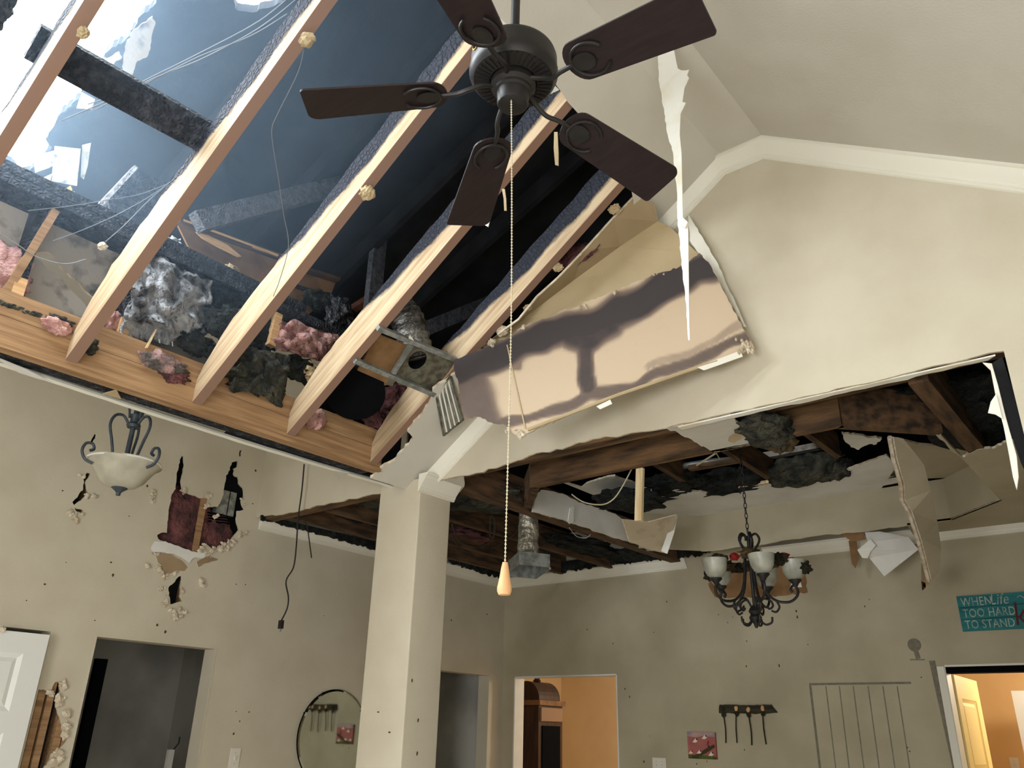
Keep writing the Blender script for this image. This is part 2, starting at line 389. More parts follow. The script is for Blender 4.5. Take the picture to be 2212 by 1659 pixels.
# studs and batts that show in the holes
for (y, w) in ((op1y + .035, .036), (op1y + .085, .036), (op1y + .17, .038), (op1y + .215, .038)):
    MB().box((xw(y) - .102, y - w / 2, .2), (xw(y) - .016, y + w / 2, 3.55)).build('stud', WOODY, wl, base=None)
a = atw(*zoom(300, 960, .1688, [(560, 1100)])[0]); b = atw(*zoom(300, 960, .1688, [(1050, 1180)])[0])
sy = atw(*zoom(300, 960, .1688, [(800, 1000)])[0]).y
MB().box((xw(sy) - .102, sy - .022, 2.2), (xw(sy) - .016, sy + .022, 3.5)).build('stud', WOODY, wl)
m = MB().blob((xw(a.y) - .07, a.y + .03, a.z + .02), (.05, .2, .30), 4, .18, 2.5, 3, fine=.06)
m.build('pink_batt', PINKD, wl, True)
m = MB().blob((xw(b.y) - .075, b.y, b.z - .03), (.05, .14, .20), 4, .25, 2.5, 8, fine=.1)
m.build('sooty_batt', PINKD, wl, True)
c = atw(*zoom(300, 960, .1688, [(1190, 730)])[0])
m = MB().box((xw(c.y) - .09, c.y - .085, c.z - .09), (xw(c.y) - .035, c.y + .05, c.z + .075)); m.box((xw(c.y) - .034, c.y - .005, c.z - .09), (xw(c.y) - .032, c.y, c.z + .075), 1)
m.build('steel_box', [STEEL, BLACK], wl)
c = atw(*zoom(300, 960, .1688, [(1060, 950)])[0])
for k in range(4): MB().tube([(xw(c.y) - .05, c.y - .1, c.z + .03 - k * .018), (xw(c.y) - .045, c.y, c.z + .035 - k * .018), (xw(c.y) - .05, c.y + .12, c.z + .05 - k * .018)], .007, 6).build('dark_cable', BLACK, wl)
# torn paper flaps and crumbs round the holes
flap = zoom(300, 960, .1688, [(190, 1240), (330, 1240), (560, 1330), (720, 1380), (880, 1400), (820, 1460), (700, 1450), (640, 1520), (440, 1400), (160, 1370), (150, 1320)])
MB().slab([atw(x, y, .004) for x, y in jag(flap, 8, 1.2, 5)], [], (.006, 0, 0), 0, 1).build('torn_paper_flap', [WHITEC, GYPS], wl)
brn = zoom(300, 960, .1688, [(200, 1385), (400, 1400), (560, 1500), (615, 1570), (580, 1620), (480, 1610), (400, 1650), (300, 1660), (250, 1530)])
MB().slab([atw(x, y, .002) for x, y in jag(brn, 8, 1.2, 6)], [], (.004, 0, 0), 0, 1).build('exposed_paper', [KRAFT, GYPS], wl)
brn = zoom(300, 960, .1688, [(740, 1500), (900, 1430), (1010, 1470), (960, 1490), (850, 1520), (760, 1570)])
MB().slab([atw(x, y, .002) for x, y in jag(brn, 8, 1.2, 7)], [], (.004, 0, 0), 0, 1).build('exposed_paper', [KRAFT, GYPS], wl)
def crumbs(name, centres, n, spread, size, seed, mtl, parent, put, kind='stuff'):
    rnd = random.Random(seed); m = MB()
    for i in range(n):
        cx, cy = centres[rnd.randrange(len(centres))]
        p = put(cx + rnd.gauss(0, spread), cy + rnd.gauss(0, spread)); s = size * rnd.uniform(.4, 1.5)
        m.blob(p, (s * .6, s, s * rnd.uniform(.5, 1.2)), 1, .8, 1.5, rnd.random() * 50)
    return m.build(name, mtl, parent, kind=kind)
pw = lambda x, y: atw(x, y, .008)
crumbs('gypsum_crumb', zoom(300, 960, .1688, [(820, 1330), (950, 1360), (1050, 1330), (1200, 1250), (1290, 1160), (1340, 1150), (1120, 1330), (900, 1420)]), 70, 4, .012, 1, GYPS, wl, pw)
crumbs('gypsum_crumb', zoom(300, 960, .1688, [(200, 1400), (240, 1550), (290, 1640), (110, 1560), (500, 1640), (580, 600), (890, 660), (870, 770), (1340, 700), (1350, 790), (980, 930), (990, 910)]), 60, 3, .011, 2, GYPS, wl, pw)
crumbs('gypsum_crumb', zoom(0, 1200, .2767, [(1260, 260), (1290, 310), (1290, 365), (1340, 430), (1400, 430), (1430, 450), (1370, 480), (1430, 260), (1580, 200), (1575, 230), (1290, 170)]), 80, 3.2, .012, 3, GYPS, wl, pw)
crumbs('gypsum_crumb', zoom(120, 860, .1688, [(310, 980), (350, 1000), (180, 1450), (220, 1480), (260, 1500), (260, 1570), (330, 1490), (470, 1240), (390, 1250), (1250, 1200), (1240, 1270), (1230, 1320)]), 60, 2.4, .010, 4, GYPS, wl, pw)
crumbs('gypsum_crumb', zoom(0, 1330, .1984, [(650, 900), (650, 960), (720, 1080), (720, 1200), (700, 1300), (640, 1500), (600, 1600), (660, 1560), (680, 760), (560, 840)]), 90, 4, .014, 5, GYPS, wl, pw)
# flecks of dirt
rnd = random.Random(44); m = MB()
for (x, y) in [(97, 1262), (57, 1297), (143, 1215), (244, 1242), (240, 1215), (510, 1537), (538, 1538), (518, 1558), (505, 1585), (402, 1100), (510, 1262), (530, 1263), (279, 1115), (318, 1050), (552, 1017), (546, 1088), (340, 1350), (357, 1365), (205, 1340), (975, 1340), (1052, 1327), (700, 1330), (135, 1060)]:
    p = atw(x, y, .002); s = rnd.uniform(.004, .009); m.blob(p, (.002, s, s * rnd.uniform(.5, 1.4)), 1, .6, 2, rnd.random() * 30)
m.build('dirt_fleck', DIRT, wl, kind='stuff')

# --- back wall of the dining room
OA0, OA1 = aty(1113, 1467, YB).x, aty(1331, 1462, YB).x
OB0, OB1 = aty(2040, 1438, YB).x, aty(2040, 1438, YB).x + .95
XCOR = xw(6.0)
def WBK(x, z, off=0.0): return Vector((x, YB + off, z))
def back_outline(off):
    return [WBK(XCOR, 0, off), WBK(OA0, 0, off), WBK(OA0, 2.06, off), WBK(OA1, 2.06, off), WBK(OA1, 0, off), WBK(OB0, 0, off), WBK(OB0, 2.06, off), WBK(OB1, 2.06, off), WBK(OB1, 0, off), WBK(1.3, 0, off), WBK(1.3, 3.3, off), WBK(XCOR, 3.3, off)]
wb = MB().slab(back_outline(0), [], (0, .013, 0), 0, 1, 2).build('wall_back', [SOOTED, GYPS, KRAFT]); struct(wb, 'beige back wall of the dining room with soot marks', 'wall')
MB().slab(back_outline(.11), [], (0, .013, 0)).build('back_lining', ORANGE, wb)
for x0, x1 in ((OA0, OA1), (OB0, OB1)):
    m = MB(); m.box((x0 - .009, YB - .003, 0), (x0 + .003, YB + .126, 2.06)); m.box((x1 - .003, YB - .003, 0), (x1 + .009, YB + .126, 2.06)); m.box((x0, YB - .003, 2.057), (x1, YB + .126, 2.069))
    m.build('doorway_reveal', WHITEC if x0 == OA0 else TRIM, wb)
pb = lambda x, y, off=-.003: aty(x, y, YB + off)
brown = [(1530, 1208), (1545, 1215), (1600, 1218), (1680, 1190), (1735, 1215), (1745, 1280), (1690, 1287), (1600, 1292), (1545, 1290), (1530, 1262), (1535, 1235)]
MB().slab([pb(x, y) for x, y in jag(brown, 8, 2, 9)], [], (0, -.004, 0), 0, 1).build('exposed_paper', [CARDB, GYPS], wb)
tear = [(1718, 1240), (1726, 1245), (1733, 1268), (1705, 1272), (1712, 1255)]
MB().slab([pb(x, y, -.008) for x, y in tear], [], (0, -.004, 0)).build('torn_paper_flap', WHITEP, wb)
# soot outlines left by a hung sliding door
def mark(pts, w):
    m = MB()
    for (p, q) in pts: m.bar(pb(*p, -.0015), pb(*q, -.0015), w, .001, (0, 1, 0))
    return m.build('soot_outline', GHOST, wb)
mark([((1748, 1478), (1968, 1475))], .014); mark([((1750, 1480), (1772, 1665))], .016)
for x0, x1 in ((1784, 1806), (1813, 1835), (1843, 1867), (1875, 1900), (1907, 1934), (1938, 1966)): mark([((x0, 1482), (x1, 1665))], .007)
mark([((2013, 1427), (2066, 1665))], .036)
m = MB().lathe([(0, 0), (.042, 0), (.042, .002), (0, .002)], pb(1975, 1393, -.002), 20, (0, 1, 0)); m.bar(pb(1977, 1402, -.001), pb(1984, 1423, -.001), .03, .001, (0, 1, 0)); m.bar(pb(1966, 1425, -.001), pb(1998, 1425, -.001), .008, .001, (0, 1, 0))
m.build('soot_outline', GHOST, wb)
m = MB(); rnd = random.Random(45)
for (x, y) in [(1412, 1366), (1404, 1590), (1583, 1333), (1613, 1385), (1572, 1345), (1868, 1310), (1878, 1295), (1612, 1439), (1683, 1438), (1608, 1620), (1350, 1488), (1360, 1505), (1391, 1645), (1527, 1645), (1505, 1650), (1268, 1360), (1324, 1390), (1990, 1463), (1720, 1320), (1722, 1333), (1960, 1615), (1965, 1623), (1552, 1328), (1745, 1392), (1440, 1300)]:
    p = pb(x, y, -.002); s = rnd.uniform(.004, .010); m.blob(p, (s * .7, .002, s * rnd.uniform(.5, 1.5)), 1, .6, 2, rnd.random() * 30)
m.build('dirt_fleck', DIRT, wb, kind='stuff')

# --- rooms beyond the doorways
def room(name, lo, hi, mw, open_side, label, ceil=WHITEC):
    (x0, y0, z0), (x1, y1, z1) = lo, hi; m = MB(); t = .02
    if open_side != '-y': m.box((x0, y0 - t, z0), (x1, y0, z1))
    m.box((x0, y1, z0), (x1, y1 + t, z1)); m.box((x0 - t, y0, z0), (x0, y1, z1))
    if open_side != '+x': m.box((x1, y0, z0), (x1 + t, y1, z1))
    m.box((x0, y0, z1), (x1, y1, z1 + t), 1)
    o = m.build(name, [mw, ceil]); return struct(o, label, 'wall')
room('wall_hall', (-6.6, 1.7, 0), (xw(3.6) - .12, 3.75, 2.6), HALL, '+x', 'dim sooted hallway walls behind the left doorway', HALL)
room('wall_passage', (-6.6, 4.4, 0), (xw(5.9) - .12, 5.98, 2.6), HALL, '+x', 'dim passage walls behind the doorway beside the corner', HALL)
room('wall_closet', (-6.2, -.4, 0), (xw(1.6) - .12, 1.66, 2.6), SOOT_SHADE, '+x', 'dark space behind the white door', SOOT_SHADE)
room('wall_study', (-6.3, YB + .125, 0), (-2.6, 8.7, 2.55), TANROOM, '-y', 'orange walls of the room with the tall clock')
room('wall_kitchen', (-2.5, YB + .125, 0), (1.6, 8.9, 2.55), ORANGE, '-y', 'orange walls of the room behind the right doorway')
def lamp(name, loc, power, col, r=.12):
    l = bpy.data.lights.new(name, 'POINT'); l.energy = power; l.color = col; l.shadow_soft_size = r
    o = bpy.data.objects.new(name, l); COL.objects.link(o); o.location = loc
lamp('study_lamp', (-3.5, 7.4, 2.2), 30, (1, .90, .74)); lamp('kitchen_lamp', (-.6, 7.3, 2.2), 34, (1, .88, .68))

# --- gable wall over the dining opening
ZB = ZH
bot = [(a.x, a.z) for a in [aty(x, y, YG) for x, y in [(1000, 1030), (1100, 1000), (1140, 985), (1260, 955), (1360, 935), (1440, 924)]]]
bj = jag(bot, .05, .008, 3, closed=False)
out = [(xw(YG), 2.935)] + jag([(xw(YG), 2.935), (-4.6, 2.915), (-4.1, 2.92), (-3.62, 2.905), (-3.5, 2.90)], .07, .007, 5, closed=False)[1:] + [(-3.2, 2.905), (-2.98, 2.905)] + bj[1:] + jag([(-1.66, 2.912), (-1.0, 2.908), (-.30, 2.91)], .06, .006, 6, closed=False)
out += [(-.30, 0), (XR, 0), (XR, 2.91), (RX1, ZR + .02), (RX0, ZR + .02), (-3.26, zs(-3.26) + .01), (-3.42, 2.92), (-3.42, 3.62), (xw(YG), 3.62)]
wm = MB().slab([(x, YG, z) for x, z in out], [], (0, .013, 0), 0, 1, 2).build('wall_gable', [PAINT, GYPS, KRAFT]); struct(wm, 'beige gable wall with a torn lower edge above the dining opening', 'wall')
m = MB().slab([(x, YG + .107, max(z, 2.96) if -4.8 < x < -.32 and z > .5 else z) for x, z in [(xw(YG), 2.96), (-.30, 2.96), (-.30, 0), (XR, 0), (XR, 2.91), (RX1, ZR), (RX0, ZR), (-3.26, 2.92), (-3.42, 2.92), (-3.42, 3.62), (xw(YG), 3.62)]], [], (0, .013, 0))
m.build('back_lining', KRAFT, wm)
MB().box((-3.5, YG + .02, 2.925), (-.30, YG + .10, 3.08)).build('header_timber', JOISTX, wm)
MB().box((xw(YG) + .02, YG + .02, 2.915), (-3.52, YG + .10, 3.08)).build('header_timber', JOISTX, wm)
sx = jag([(-1.62, YG + .012), (-1.62, YG + .05), (-1.2, YG + .045), (-.8, YG + .05), (-.36, YG + .04), (-.33, YG + .012)], .05, .008, 61, edges=[1, 2, 3])
MB().slab([(x, y, 2.903) for x, y in sx], [], (0, 0, .006)).build('soffit_paper', WHITEP, wm)
# jamb of the opening at the right
m = MB().slab([(-.30, YG, 0), (-.30, YG + .12, 0), (-.30, YG + .12, 2.3), (-.30, YG, 2.3)], [], (.012, 0, 0)); m.build('jamb_board', PAINT, wm)
MB().box((-.285, YG + .02, 0), (-.245, YG + .10, 3.0)).build('jamb_stud', SOOT_SHADE, wm)

# --- remaining walls
wr = MB().slab([(XR, YS, 0), (XR, -2.1, 0), (XR, -2.1, .8), (XR, -2.1, 2.3), (XR, .3, 2.3), (XR, .3, .8), (XR, -2.1, .8), (XR, -2.1, 0), (XR, 3.26, 0), (XR, 3.26, 2.93), (XR, YS, 2.93)][0:2] + [(XR, YG + .12, 0), (XR, YG + .12, 2.93), (XR, YS, 2.93)], [[(XR, -2.1, .8), (XR, -2.1, 2.3), (XR, .3, 2.3), (XR, .3, .8)]], (.12, 0, 0)).build('wall_right', PAINT)
struct(wr, 'beige right wall with a wide window', 'wall')
gz = [(xw(YS), 0), (XR, 0), (XR, 2.93), (RX1, ZR + .03), (RX0, ZR + .03), (-3.3, 2.93), (-3.3, 3.62), (xw(YS), 3.62)]
ws = MB().slab([(x, YS, z) for x, z in gz], [[(-1.9, YS, .65), (.1, YS, .65), (.1, YS, 2.55), (-1.9, YS, 2.55)]], (0, -.12, 0)).build('wall_rear', PAINT); struct(ws, 'beige wall behind the camera with a large window', 'wall')
def window(name, pts, axis, n):
    m = MB(); a, b = Vector(pts[0]), Vector(pts[1]); zt, zb = pts[2], pts[3]
    for z in (zb, zt, (zb + zt) / 2): m.bar((a.x, a.y, z), (b.x, b.y, z), .05, .05)
    for k in range(n + 1):
        p = a.lerp(b, k / n); m.bar((p.x, p.y, zb), (p.x, p.y, zt), .05, .05, (1, 0, 0))
    return struct(m.build(name, TRIM), 'white window frame with mullions', 'window')
window('window_1', ((-1.9, YS - .08, 0), (.1, YS - .08, 0), 2.55, .65), 'x', 3)
window('window_2', ((XR + .08, -2.1, 0), (XR + .08, .3, 0), 2.3, .8), 'y', 3)
o = MB().box((-1.9, YS - .03, .65), (.1, YS - .02, 2.55)).build('window_blocker', WHITEC); tag(o, 'added white panel keeping sky light out of the rear window', 'light blocker')  # unseen slab added to shut sky light out of the rear opening
o = MB().box((XR + .02, -2.1, .8), (XR + .03, .3, 2.3)).build('window_blocker', WHITEC); tag(o, 'added white panel keeping sky light out of the right wall window', 'light blocker')  # same added light blocker for the right wall opening
dn = MB().box((1.25, YG + .12, 0), (1.27, YB, 3.3)).build('wall_dining_right', PAINT); struct(dn, 'beige right wall of the dining room', 'wall')
MB().box((XR, YG + .12, 0), (1.27, YG + .13, 3.3)).build('return_wall', PAINT, dn)

# --- vault ceilings
y0, y1 = YS, YG
o = MB().slab([(RX1, y0, ZR), (XR, y0, ZR - SR * (XR - RX1)), (XR, y1, ZR - SR * (XR - RX1)), (RX1, y1, ZR)], [], (0, 0, .016)).build('ceiling_slope_right', CEILP); struct(o, 'intact right slope of the vaulted ceiling', 'ceiling')
o = MB().slab([(RX0, y0, ZR), (RX1, y0, ZR), (RX1, y1, ZR), (RX0, y1, ZR)], [], (0, 0, .016)).build('ceiling_ridge', CEILP); struct(o, 'narrow flat ridge strip of the vaulted ceiling', 'ceiling')
def SP(x, y, off=0): return Vector((x, y, zs(x) - .018 + off))
tearline = jag([(-1.47, -.6), (-1.46, .8), (-1.49, 1.62), (-1.52, 1.8), (-1.53, 2.12), (-1.57, 2.48), (-1.61, 2.80), (-1.66, 2.9), (-1.74, 3.0), (-1.78, YG)], .07, .012, 12, closed=False)
o = MB().slab([SP(RX0 + .026, YS), SP(-3.28, YS), SP(-3.28, -.6)] + [SP(x, y) for x, y in tearline] + [SP(RX0 + .026, YG)], [], (0, 0, .016), 0, 1, 2).build('ceiling_slope_left', [CEILP, GYPS, KRAFT]); struct(o, 'torn remainder of the left ceiling slope along the ridge', 'ceiling')
low = [ats(x, y) for x, y in jag([(800, 1026), (822, 1005), (850, 990), (893, 940), (880, 925), (905, 895), (928, 862), (934, 835), (985, 800), (1060, 790)], 9, 2.2, 8, closed=False)]
low = [SP(p.x, p.y) for p in low]
o2 = MB().slab(low + [SP(-2.3, YG), SP(-3.30, YG)], [], (0, 0, .016), 0, 1, 2).build('ceiling_slope_corner', [CEILP, GYPS, KRAFT]); struct(o2, 'torn corner of the left ceiling slope beside the pillar', 'ceiling')
# curled paper bits along the tear
for i, (x, y, dx, dz) in enumerate(((-1.53, 2.0, -.03, -.03), (-1.50, 1.68, -.04, -.02), (-1.56, 2.35, -.02, -.05))):
    MB().slab([SP(x, y, -.001), SP(x, y + .10, -.001), SP(x, y + .07, -.001) + Vector((dx, 0, dz)), SP(x, y + .02, -.001) + Vector((dx, 0, dz))], [], (0, 0, .002)).build('curled_paper', WHITEC, o)
foy = MB().box((-6.0, YS, 3.62), (-3.43, YG, 3.64)).build('ceiling_foyer', CEILP); struct(foy, 'flat ceiling over the foyer', 'ceiling')

# --- crown mouldings
PROF = [(0, 0), (.062, 0), (.062, -.010), (.052, -.014), (.046, -.026), (.034, -.044), (.020, -.060), (.016, -.066), (.016, -.072), (.010, -.076), (.010, -.084), (0, -.088)]
def crown(name, path, nrm, mt=TRIM, sc=1.0, label=None):
    """path: points on the wall/ceiling line; nrm: out of the wall; profile hangs 'down' in the wall plane"""
    nrm = Vector(nrm).normalized(); path = [Vector(p) for p in path]; n = len(path); dn_ = []
    for i in range(n):
        ds = []
        for a, b in ((i - 1, i), (i, i + 1)):
            if a < 0 or b >= n: continue
            d = (path[b] - path[a]).normalized(); q = nrm.cross(d)
            if q.z > 0: q = -q
            ds.append(q)
        if len(ds) == 1: dn_.append(ds[0])
        else:
            s_ = (ds[0] + ds[1]).normalized(); dn_.append(s_ / max(.3, s_.dot(ds[0])))
    vs = []; k = len(PROF)
    for p, d in zip(path, dn_):
        for (a, b) in PROF: vs.append(p + nrm * a * sc - d * b * sc)
    fs = []
    for i in range(n - 1):
        for j in range(k): fs.append((i * k + j, i * k + (j + 1) % k, (i + 1) * k + (j + 1) % k, (i + 1) * k + j))
    fs += [tuple(range(k)), tuple((n - 1) * k + j for j in range(k))]
    o = MB().add(vs, fs).build(name, mt, None, True); return struct(o, label, 'trim')
g = YG - .001
crown('trim_1', [(-1.74, g, zs(-1.74)), (RX0, g, ZR), (RX1, g, ZR), (XR, g, ZR - SR * (XR - RX1))], (0, -1, 0), label='white crown moulding following the vaulted ceiling line')
crown('trim_2', [(-3.22, g, zs(-3.22)), (-2.5, g, zs(-2.5))], (0, -1, 0), label='white crown moulding climbing from the pillar')
wz = 2.945
crown('trim_3', [WL(YG + .03, wz, .001), WL(5.99, wz, .001)], (1, .04, 0), label='white crown moulding on the left dining wall')
crown('trim_4', [(XCOR + .01, YB - .001, wz), (-3.08, YB - .001, wz)], (0, -1, 0), label='white crown moulding on the back dining wall near the corner')
crown('trim_5', [(-2.42, YB - .001, wz), (1.2, YB - .001, wz)], (0, -1, 0), label='white crown moulding on the back dining wall behind the chandelier')
# ------------------------------------------------------------------ pillar, header, knee wall, rafters, roof
cx0, cx1, cy0, cy1 = -3.515, -3.18, 3.05, 3.30
def bevel_prism(poly, z0, z1, bev, seg=4):
    pts = []
    n = len(poly)
    for i in range(n):
        p, a, b = Vector(poly[i]), Vector(poly[i - 1]), Vector(poly[(i + 1) % n]); u = (a - p).normalized(); w = (b - p).normalized()
        for k in range(seg + 1):
            t = k / seg; q = (p + u * bev) * (1 - t) ** 2 + p * 2 * t * (1 - t) + (p + w * bev) * t * t; pts.append((q.x, q.y))
    k = len(pts)
    return MB().add([(x, y, z0) for x, y in pts] + [(x, y, z1) for x, y in pts], [tuple(range(k))[::-1], tuple(range(k, 2 * k))] + [(i, (i + 1) % k, k + (i + 1) % k, k + i) for i in range(k)])
col = bevel_prism([(cx0, cy0), (cx1, cy0), (cx1, cy1), (cx0, cy1)], 0, 2.905, .008).build('wall_pillar', PAINT, None, True); struct(col, 'square beige pillar carrying the corner of the two openings', 'pillar')
m = MB(); rnd = random.Random(5)
for (x, y) in ((817, 1538), (841, 1582)): m.blob(aty(x, y, cy0 - .001), (.011, .002, .004), 1, .5, 2, x)
for (x, y) in ((903, 1556), (901, 1628), (890, 1470)): m.blob(atx(x, y, cx1 + .001), (.002, .006, .011), 1, .5, 2, x)
m.build('dirt_fleck', DIRT, col, kind='stuff')
crown('trim_6', [(cx1 + .001, cy0 - .02, 2.925), (cx1 + .001, cy1 + .02, 2.925)], (1, 0, 0), sc=1.15, label='short white crown moulding on the pillar')
# small soffit pieces of drywall that still hang round the opening
def soff(name, px, z, label, mats=(CEILP, GYPS, KRAFT), t=.012, s=1, amp=2):
    o = MB().slab([atz(x, y, z) for x, y in jag(px, 9, amp, s)], [], (0, 0, t), 0, 1, 2).build(name, list(mats)); return struct(o, label, 'ceiling')
soff('ceiling_soffit_pillar', [(905, 1052), (918, 1038), (1002, 1030), (1004, 1045), (995, 1062), (975, 1075)], ZH, 'scrap of white soffit next to the pillar top', s=3)
soff('ceiling_soffit_scrap', [(1440, 926), (1500, 912), (1578, 895), (1590, 912), (1625, 928), (1665, 948), (1600, 965), (1540, 978), (1500, 955), (1465, 935)], ZH + .002, 'flat scrap of pale soffit board under the gable wall', s=4)

# --- header at the foot of the vault: stacked timbers, dark underside, torn corner bead
hb = thing('header_beam', 'pine header beam with stacked timbers at the foot of the exposed rafters', 'beam', (XH - .08, 1.0, ZH))
Y0, Y1 = -.6, 2.80
def sagz(y): return 0.0
for i, (za, zb_) in enumerate(((2.912, 3.012), (3.014, 3.118))):
    MB().box((XH - .055, Y0, za), (XH, Y1, zb_)).build('timber', WOODY, hb)
MB().box((XH - .055, Y0, 2.888), (XH + .004, Y1, 2.910)).build('bottom_plate', WOODY, hb)
MB().box((XH - .17, Y0, 2.905), (XH - .056, Y1, 3.116)).build('rear_timber', CHAR, hb)
bead = []
for k in range(46):
    y = Y0 + (3.12 - Y0) * k / 45; s_ = math.sin(math.pi * min(1, max(0, (y - .6) / 2.6))) * .025
    bead.append((y, XH - .175 - s_ * .6 + .004 * noise.noise(Vector((y * 5, 0, 0))), ZH - .014 - s_ * .4 + .004 * noise.noise(Vector((y * 7, 3, 0)))))
m = MB(); vs = []
for (y, x, z) in bead: vs += [(x + .012, y, z), (x - .012, y, z - .004), (x - .016, y, z + .03), (x + .006, y, z + .012)]
fs = [(4 * i + j, 4 * i + (j + 1) % 4, 4 * i + 4 + (j + 1) % 4, 4 * i + 4 + j) for i in range(len(bead) - 1) for j in range(4)] + [(0, 1, 2, 3), tuple(4 * (len(bead) - 1) + j for j in range(4))]
m.add(vs, fs); m.build('corner_bead', TRIM, hb)
lip = [atz(x, y, 2.885) for x, y in [(-60, 752), (0, 780), (40, 805), (80, 818), (112, 826), (60, 800), (0, 776)]]
MB().slab(lip, [], (0, 0, .004)).build('peeled_paper', WHITEC, hb)
tri = [atz(x, y, 2.885) for x, y in [(222, 851), (252, 843), (262, 863)]]
MB().slab(tri, [], (0, 0, .004)).build('peeled_paper', TANB, hb)
tri = [atz(x, y, 2.885) for x, y in [(720, 1017), (755, 1022), (735, 1035)]]
MB().slab(tri, [], (0, 0, .004)).build('peeled_paper', CEILP, hb)

# --- knee wall above the header: studs, plate, burnt board backs
kw = MB().box((-3.42, Y0, 3.57), (-3.26, 3.1, 3.615)).box((-3.42, Y0, 3.62), (-3.26, 2.2, 3.665)).build('wall_knee', CHAR); struct(kw, 'charred top plate and studs of the knee wall above the header', 'wall')
for y, mt in ((.30, CHAR), (.90, CHAR), (1.33, CHAR), (2.03, CHAR), (2.60, CHAR)):
    MB().box((-3.40, y - .02, 3.22), (-3.30, y + .02, 3.57)).build('stud', mt, kw)
    MB().box((-3.40, y - .022, 3.12), (-3.30, y + .022, 3.22)).build('stud_foot', WOOD, kw)
MB().bar((-3.33, .86, 3.12), (-3.30, .94, 3.56), .03, .05, (1, 0, 0)).build('leaning_stud', WOODY, kw)
bk = [(3.0, Y0), (3.0, 1.31), (3.66, 1.31), (3.66, Y0)]
lowb = jag([(Y0, 2.93), (1.95, 2.93), (1.95, 3.2), (1.8, 3.35), (1.55, 3.28), (1.40, 3.40), (1.33, 3.60), (1.2, 3.62), (Y0, 3.62)], .06, .012, 21, edges=[1, 2, 3, 4, 5, 6])
hole = [jag([(.93, 3.40), (1.05, 3.36), (1.25, 3.24), (1.32, 3.20), (1.31, 3.26), (1.15, 3.36), (1.0, 3.44)], .04, .01, 3), jag([(.45, 3.18), (.85, 3.16), (.86, 3.30), (.72, 3.38), (.55, 3.32)], .05, .012, 4)]
MB().slab([(-3.425, y, z) for y, z in lowb], [[(-3.425, y, z) for y, z in h] for h in hole], (-.013, 0, 0), 0, 1, 2).build('board_back', [GREYB, GYPS, PAINT], kw)
# drywall of the header on the foyer side continues to the gable
MB().slab([(-3.425, y, z) for y, z in jag([(1.95, 2.90), (3.1, 2.90), (3.1, 3.55), (2.7, 3.4), (2.3, 3.12), (2.05, 3.05)], .06, .012, 22, edges=[2, 3, 4])], [], (-.013, 0, 0), 0, 1, 2).build('board_back', [SOOT_SHADE, GYPS, PAINT], kw)

# --- rafters of the vault
TH = math.atan(SL)
def rafter(y, label, x_top=-1.24, char_end=False):
    L = (x_top - XH) / math.cos(TH); d = .178; w = .046; n = 44; rnd = random.Random(int(y * 100)); vs = []; fs = []
    for i in range(n + 1):
        t = i / n; x0_ = L * t; x1_ = d * math.tan(TH) + (L - d * math.tan(TH)) * t
        tp = d - (.05 * (1 - t / .12) if t < .12 else 0) + rnd.uniform(-.005, .004)
        vs += [(x0_, -w / 2, 0), (x0_, w / 2, 0), (x0_ + (x1_ - x0_) * .5, w / 2, d * .5), (x1_, w / 2 - rnd.uniform(0, .006), tp), (x1_, -w / 2 + rnd.uniform(0, .006), tp), (x0_ + (x1_ - x0_) * .5, -w / 2, d * .5)]
    for i in range(n):
        for j in range(6): fs.append((6 * i + j, 6 * i + (j + 1) % 6, 6 * i + 6 + (j + 1) % 6, 6 * i + 6 + j))
    fs += [tuple(range(6)), tuple(6 * n + j for j in range(6))]
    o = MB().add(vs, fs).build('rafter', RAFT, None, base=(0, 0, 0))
    o.location = (XH, y, zs(XH)); o.rotation_euler = (0, -TH, 0)
    return tag(o, label, 'rafter', 'exposed half-charred vault rafters')
o = MB().slab([ats(x, y, .2) for x, y in jag([(-40, -40), (55, -30), (38, 2), (34, 12), (25, 24), (30, 32), (20, 40), (10, 48), (5, 66), (-40, 90)], 6, 2, 71)], [], (-.02, 0, .03)).build('burnt_sheathing', CHAR); tag(o, 'ragged charred sheathing in the extreme upper left corner against the sky', 'board')
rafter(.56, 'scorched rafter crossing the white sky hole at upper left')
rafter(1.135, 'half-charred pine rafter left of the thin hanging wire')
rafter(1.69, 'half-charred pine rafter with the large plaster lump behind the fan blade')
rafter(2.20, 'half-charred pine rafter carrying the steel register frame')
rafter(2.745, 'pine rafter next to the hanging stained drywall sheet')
# nail specks on undersides
rb = MB().box((-1.20, -.6, ZR + .02), (-1.155, YG, ZR + .22)).build('ridge_board', CHAR); tag(rb, 'charred ridge board above the fan where the rafters meet', 'beam')

# --- roof: soot black decking with the burnt hole
holepx = [(338, 0), (330, 15), (298, 40), (290, 62), (262, 95), (242, 102), (224, 122), (232, 128), (205, 152), (178, 186), (172, 214), (132, 244), (118, 270), (98, 300), (112, 318), (88, 345), (62, 372), (40, 380), (5, 345), (-60, 325)]
hole1 = [atd(x, y) for x, y in jag(holepx, 10, 3, 31, closed=False)]
hole1 += [Vector((x, y, zdeck(x))) for x, y in ((-4.30, .5), (-4.36, -.2), (-4.25, -1.0), (-3.7, -1.4), (-2.6, -1.35), (-2.1, -.9), (-2.05, -.1), (-2.3, .5), (-2.85, .82))]
hole2 = [atd(x, y) for x, y in jag([(505, 5), (511, 22), (545, 27), (575, 18), (612, 5), (600, -60), (550, -80), (500, -40)], 9, 2, 32)]
XE0, XE1, YE0, YE1 = -6.7, -1.175, YS - .2, 9.2
def DP(x, y, off=0): return Vector((x, y, zdeck(x) + off))
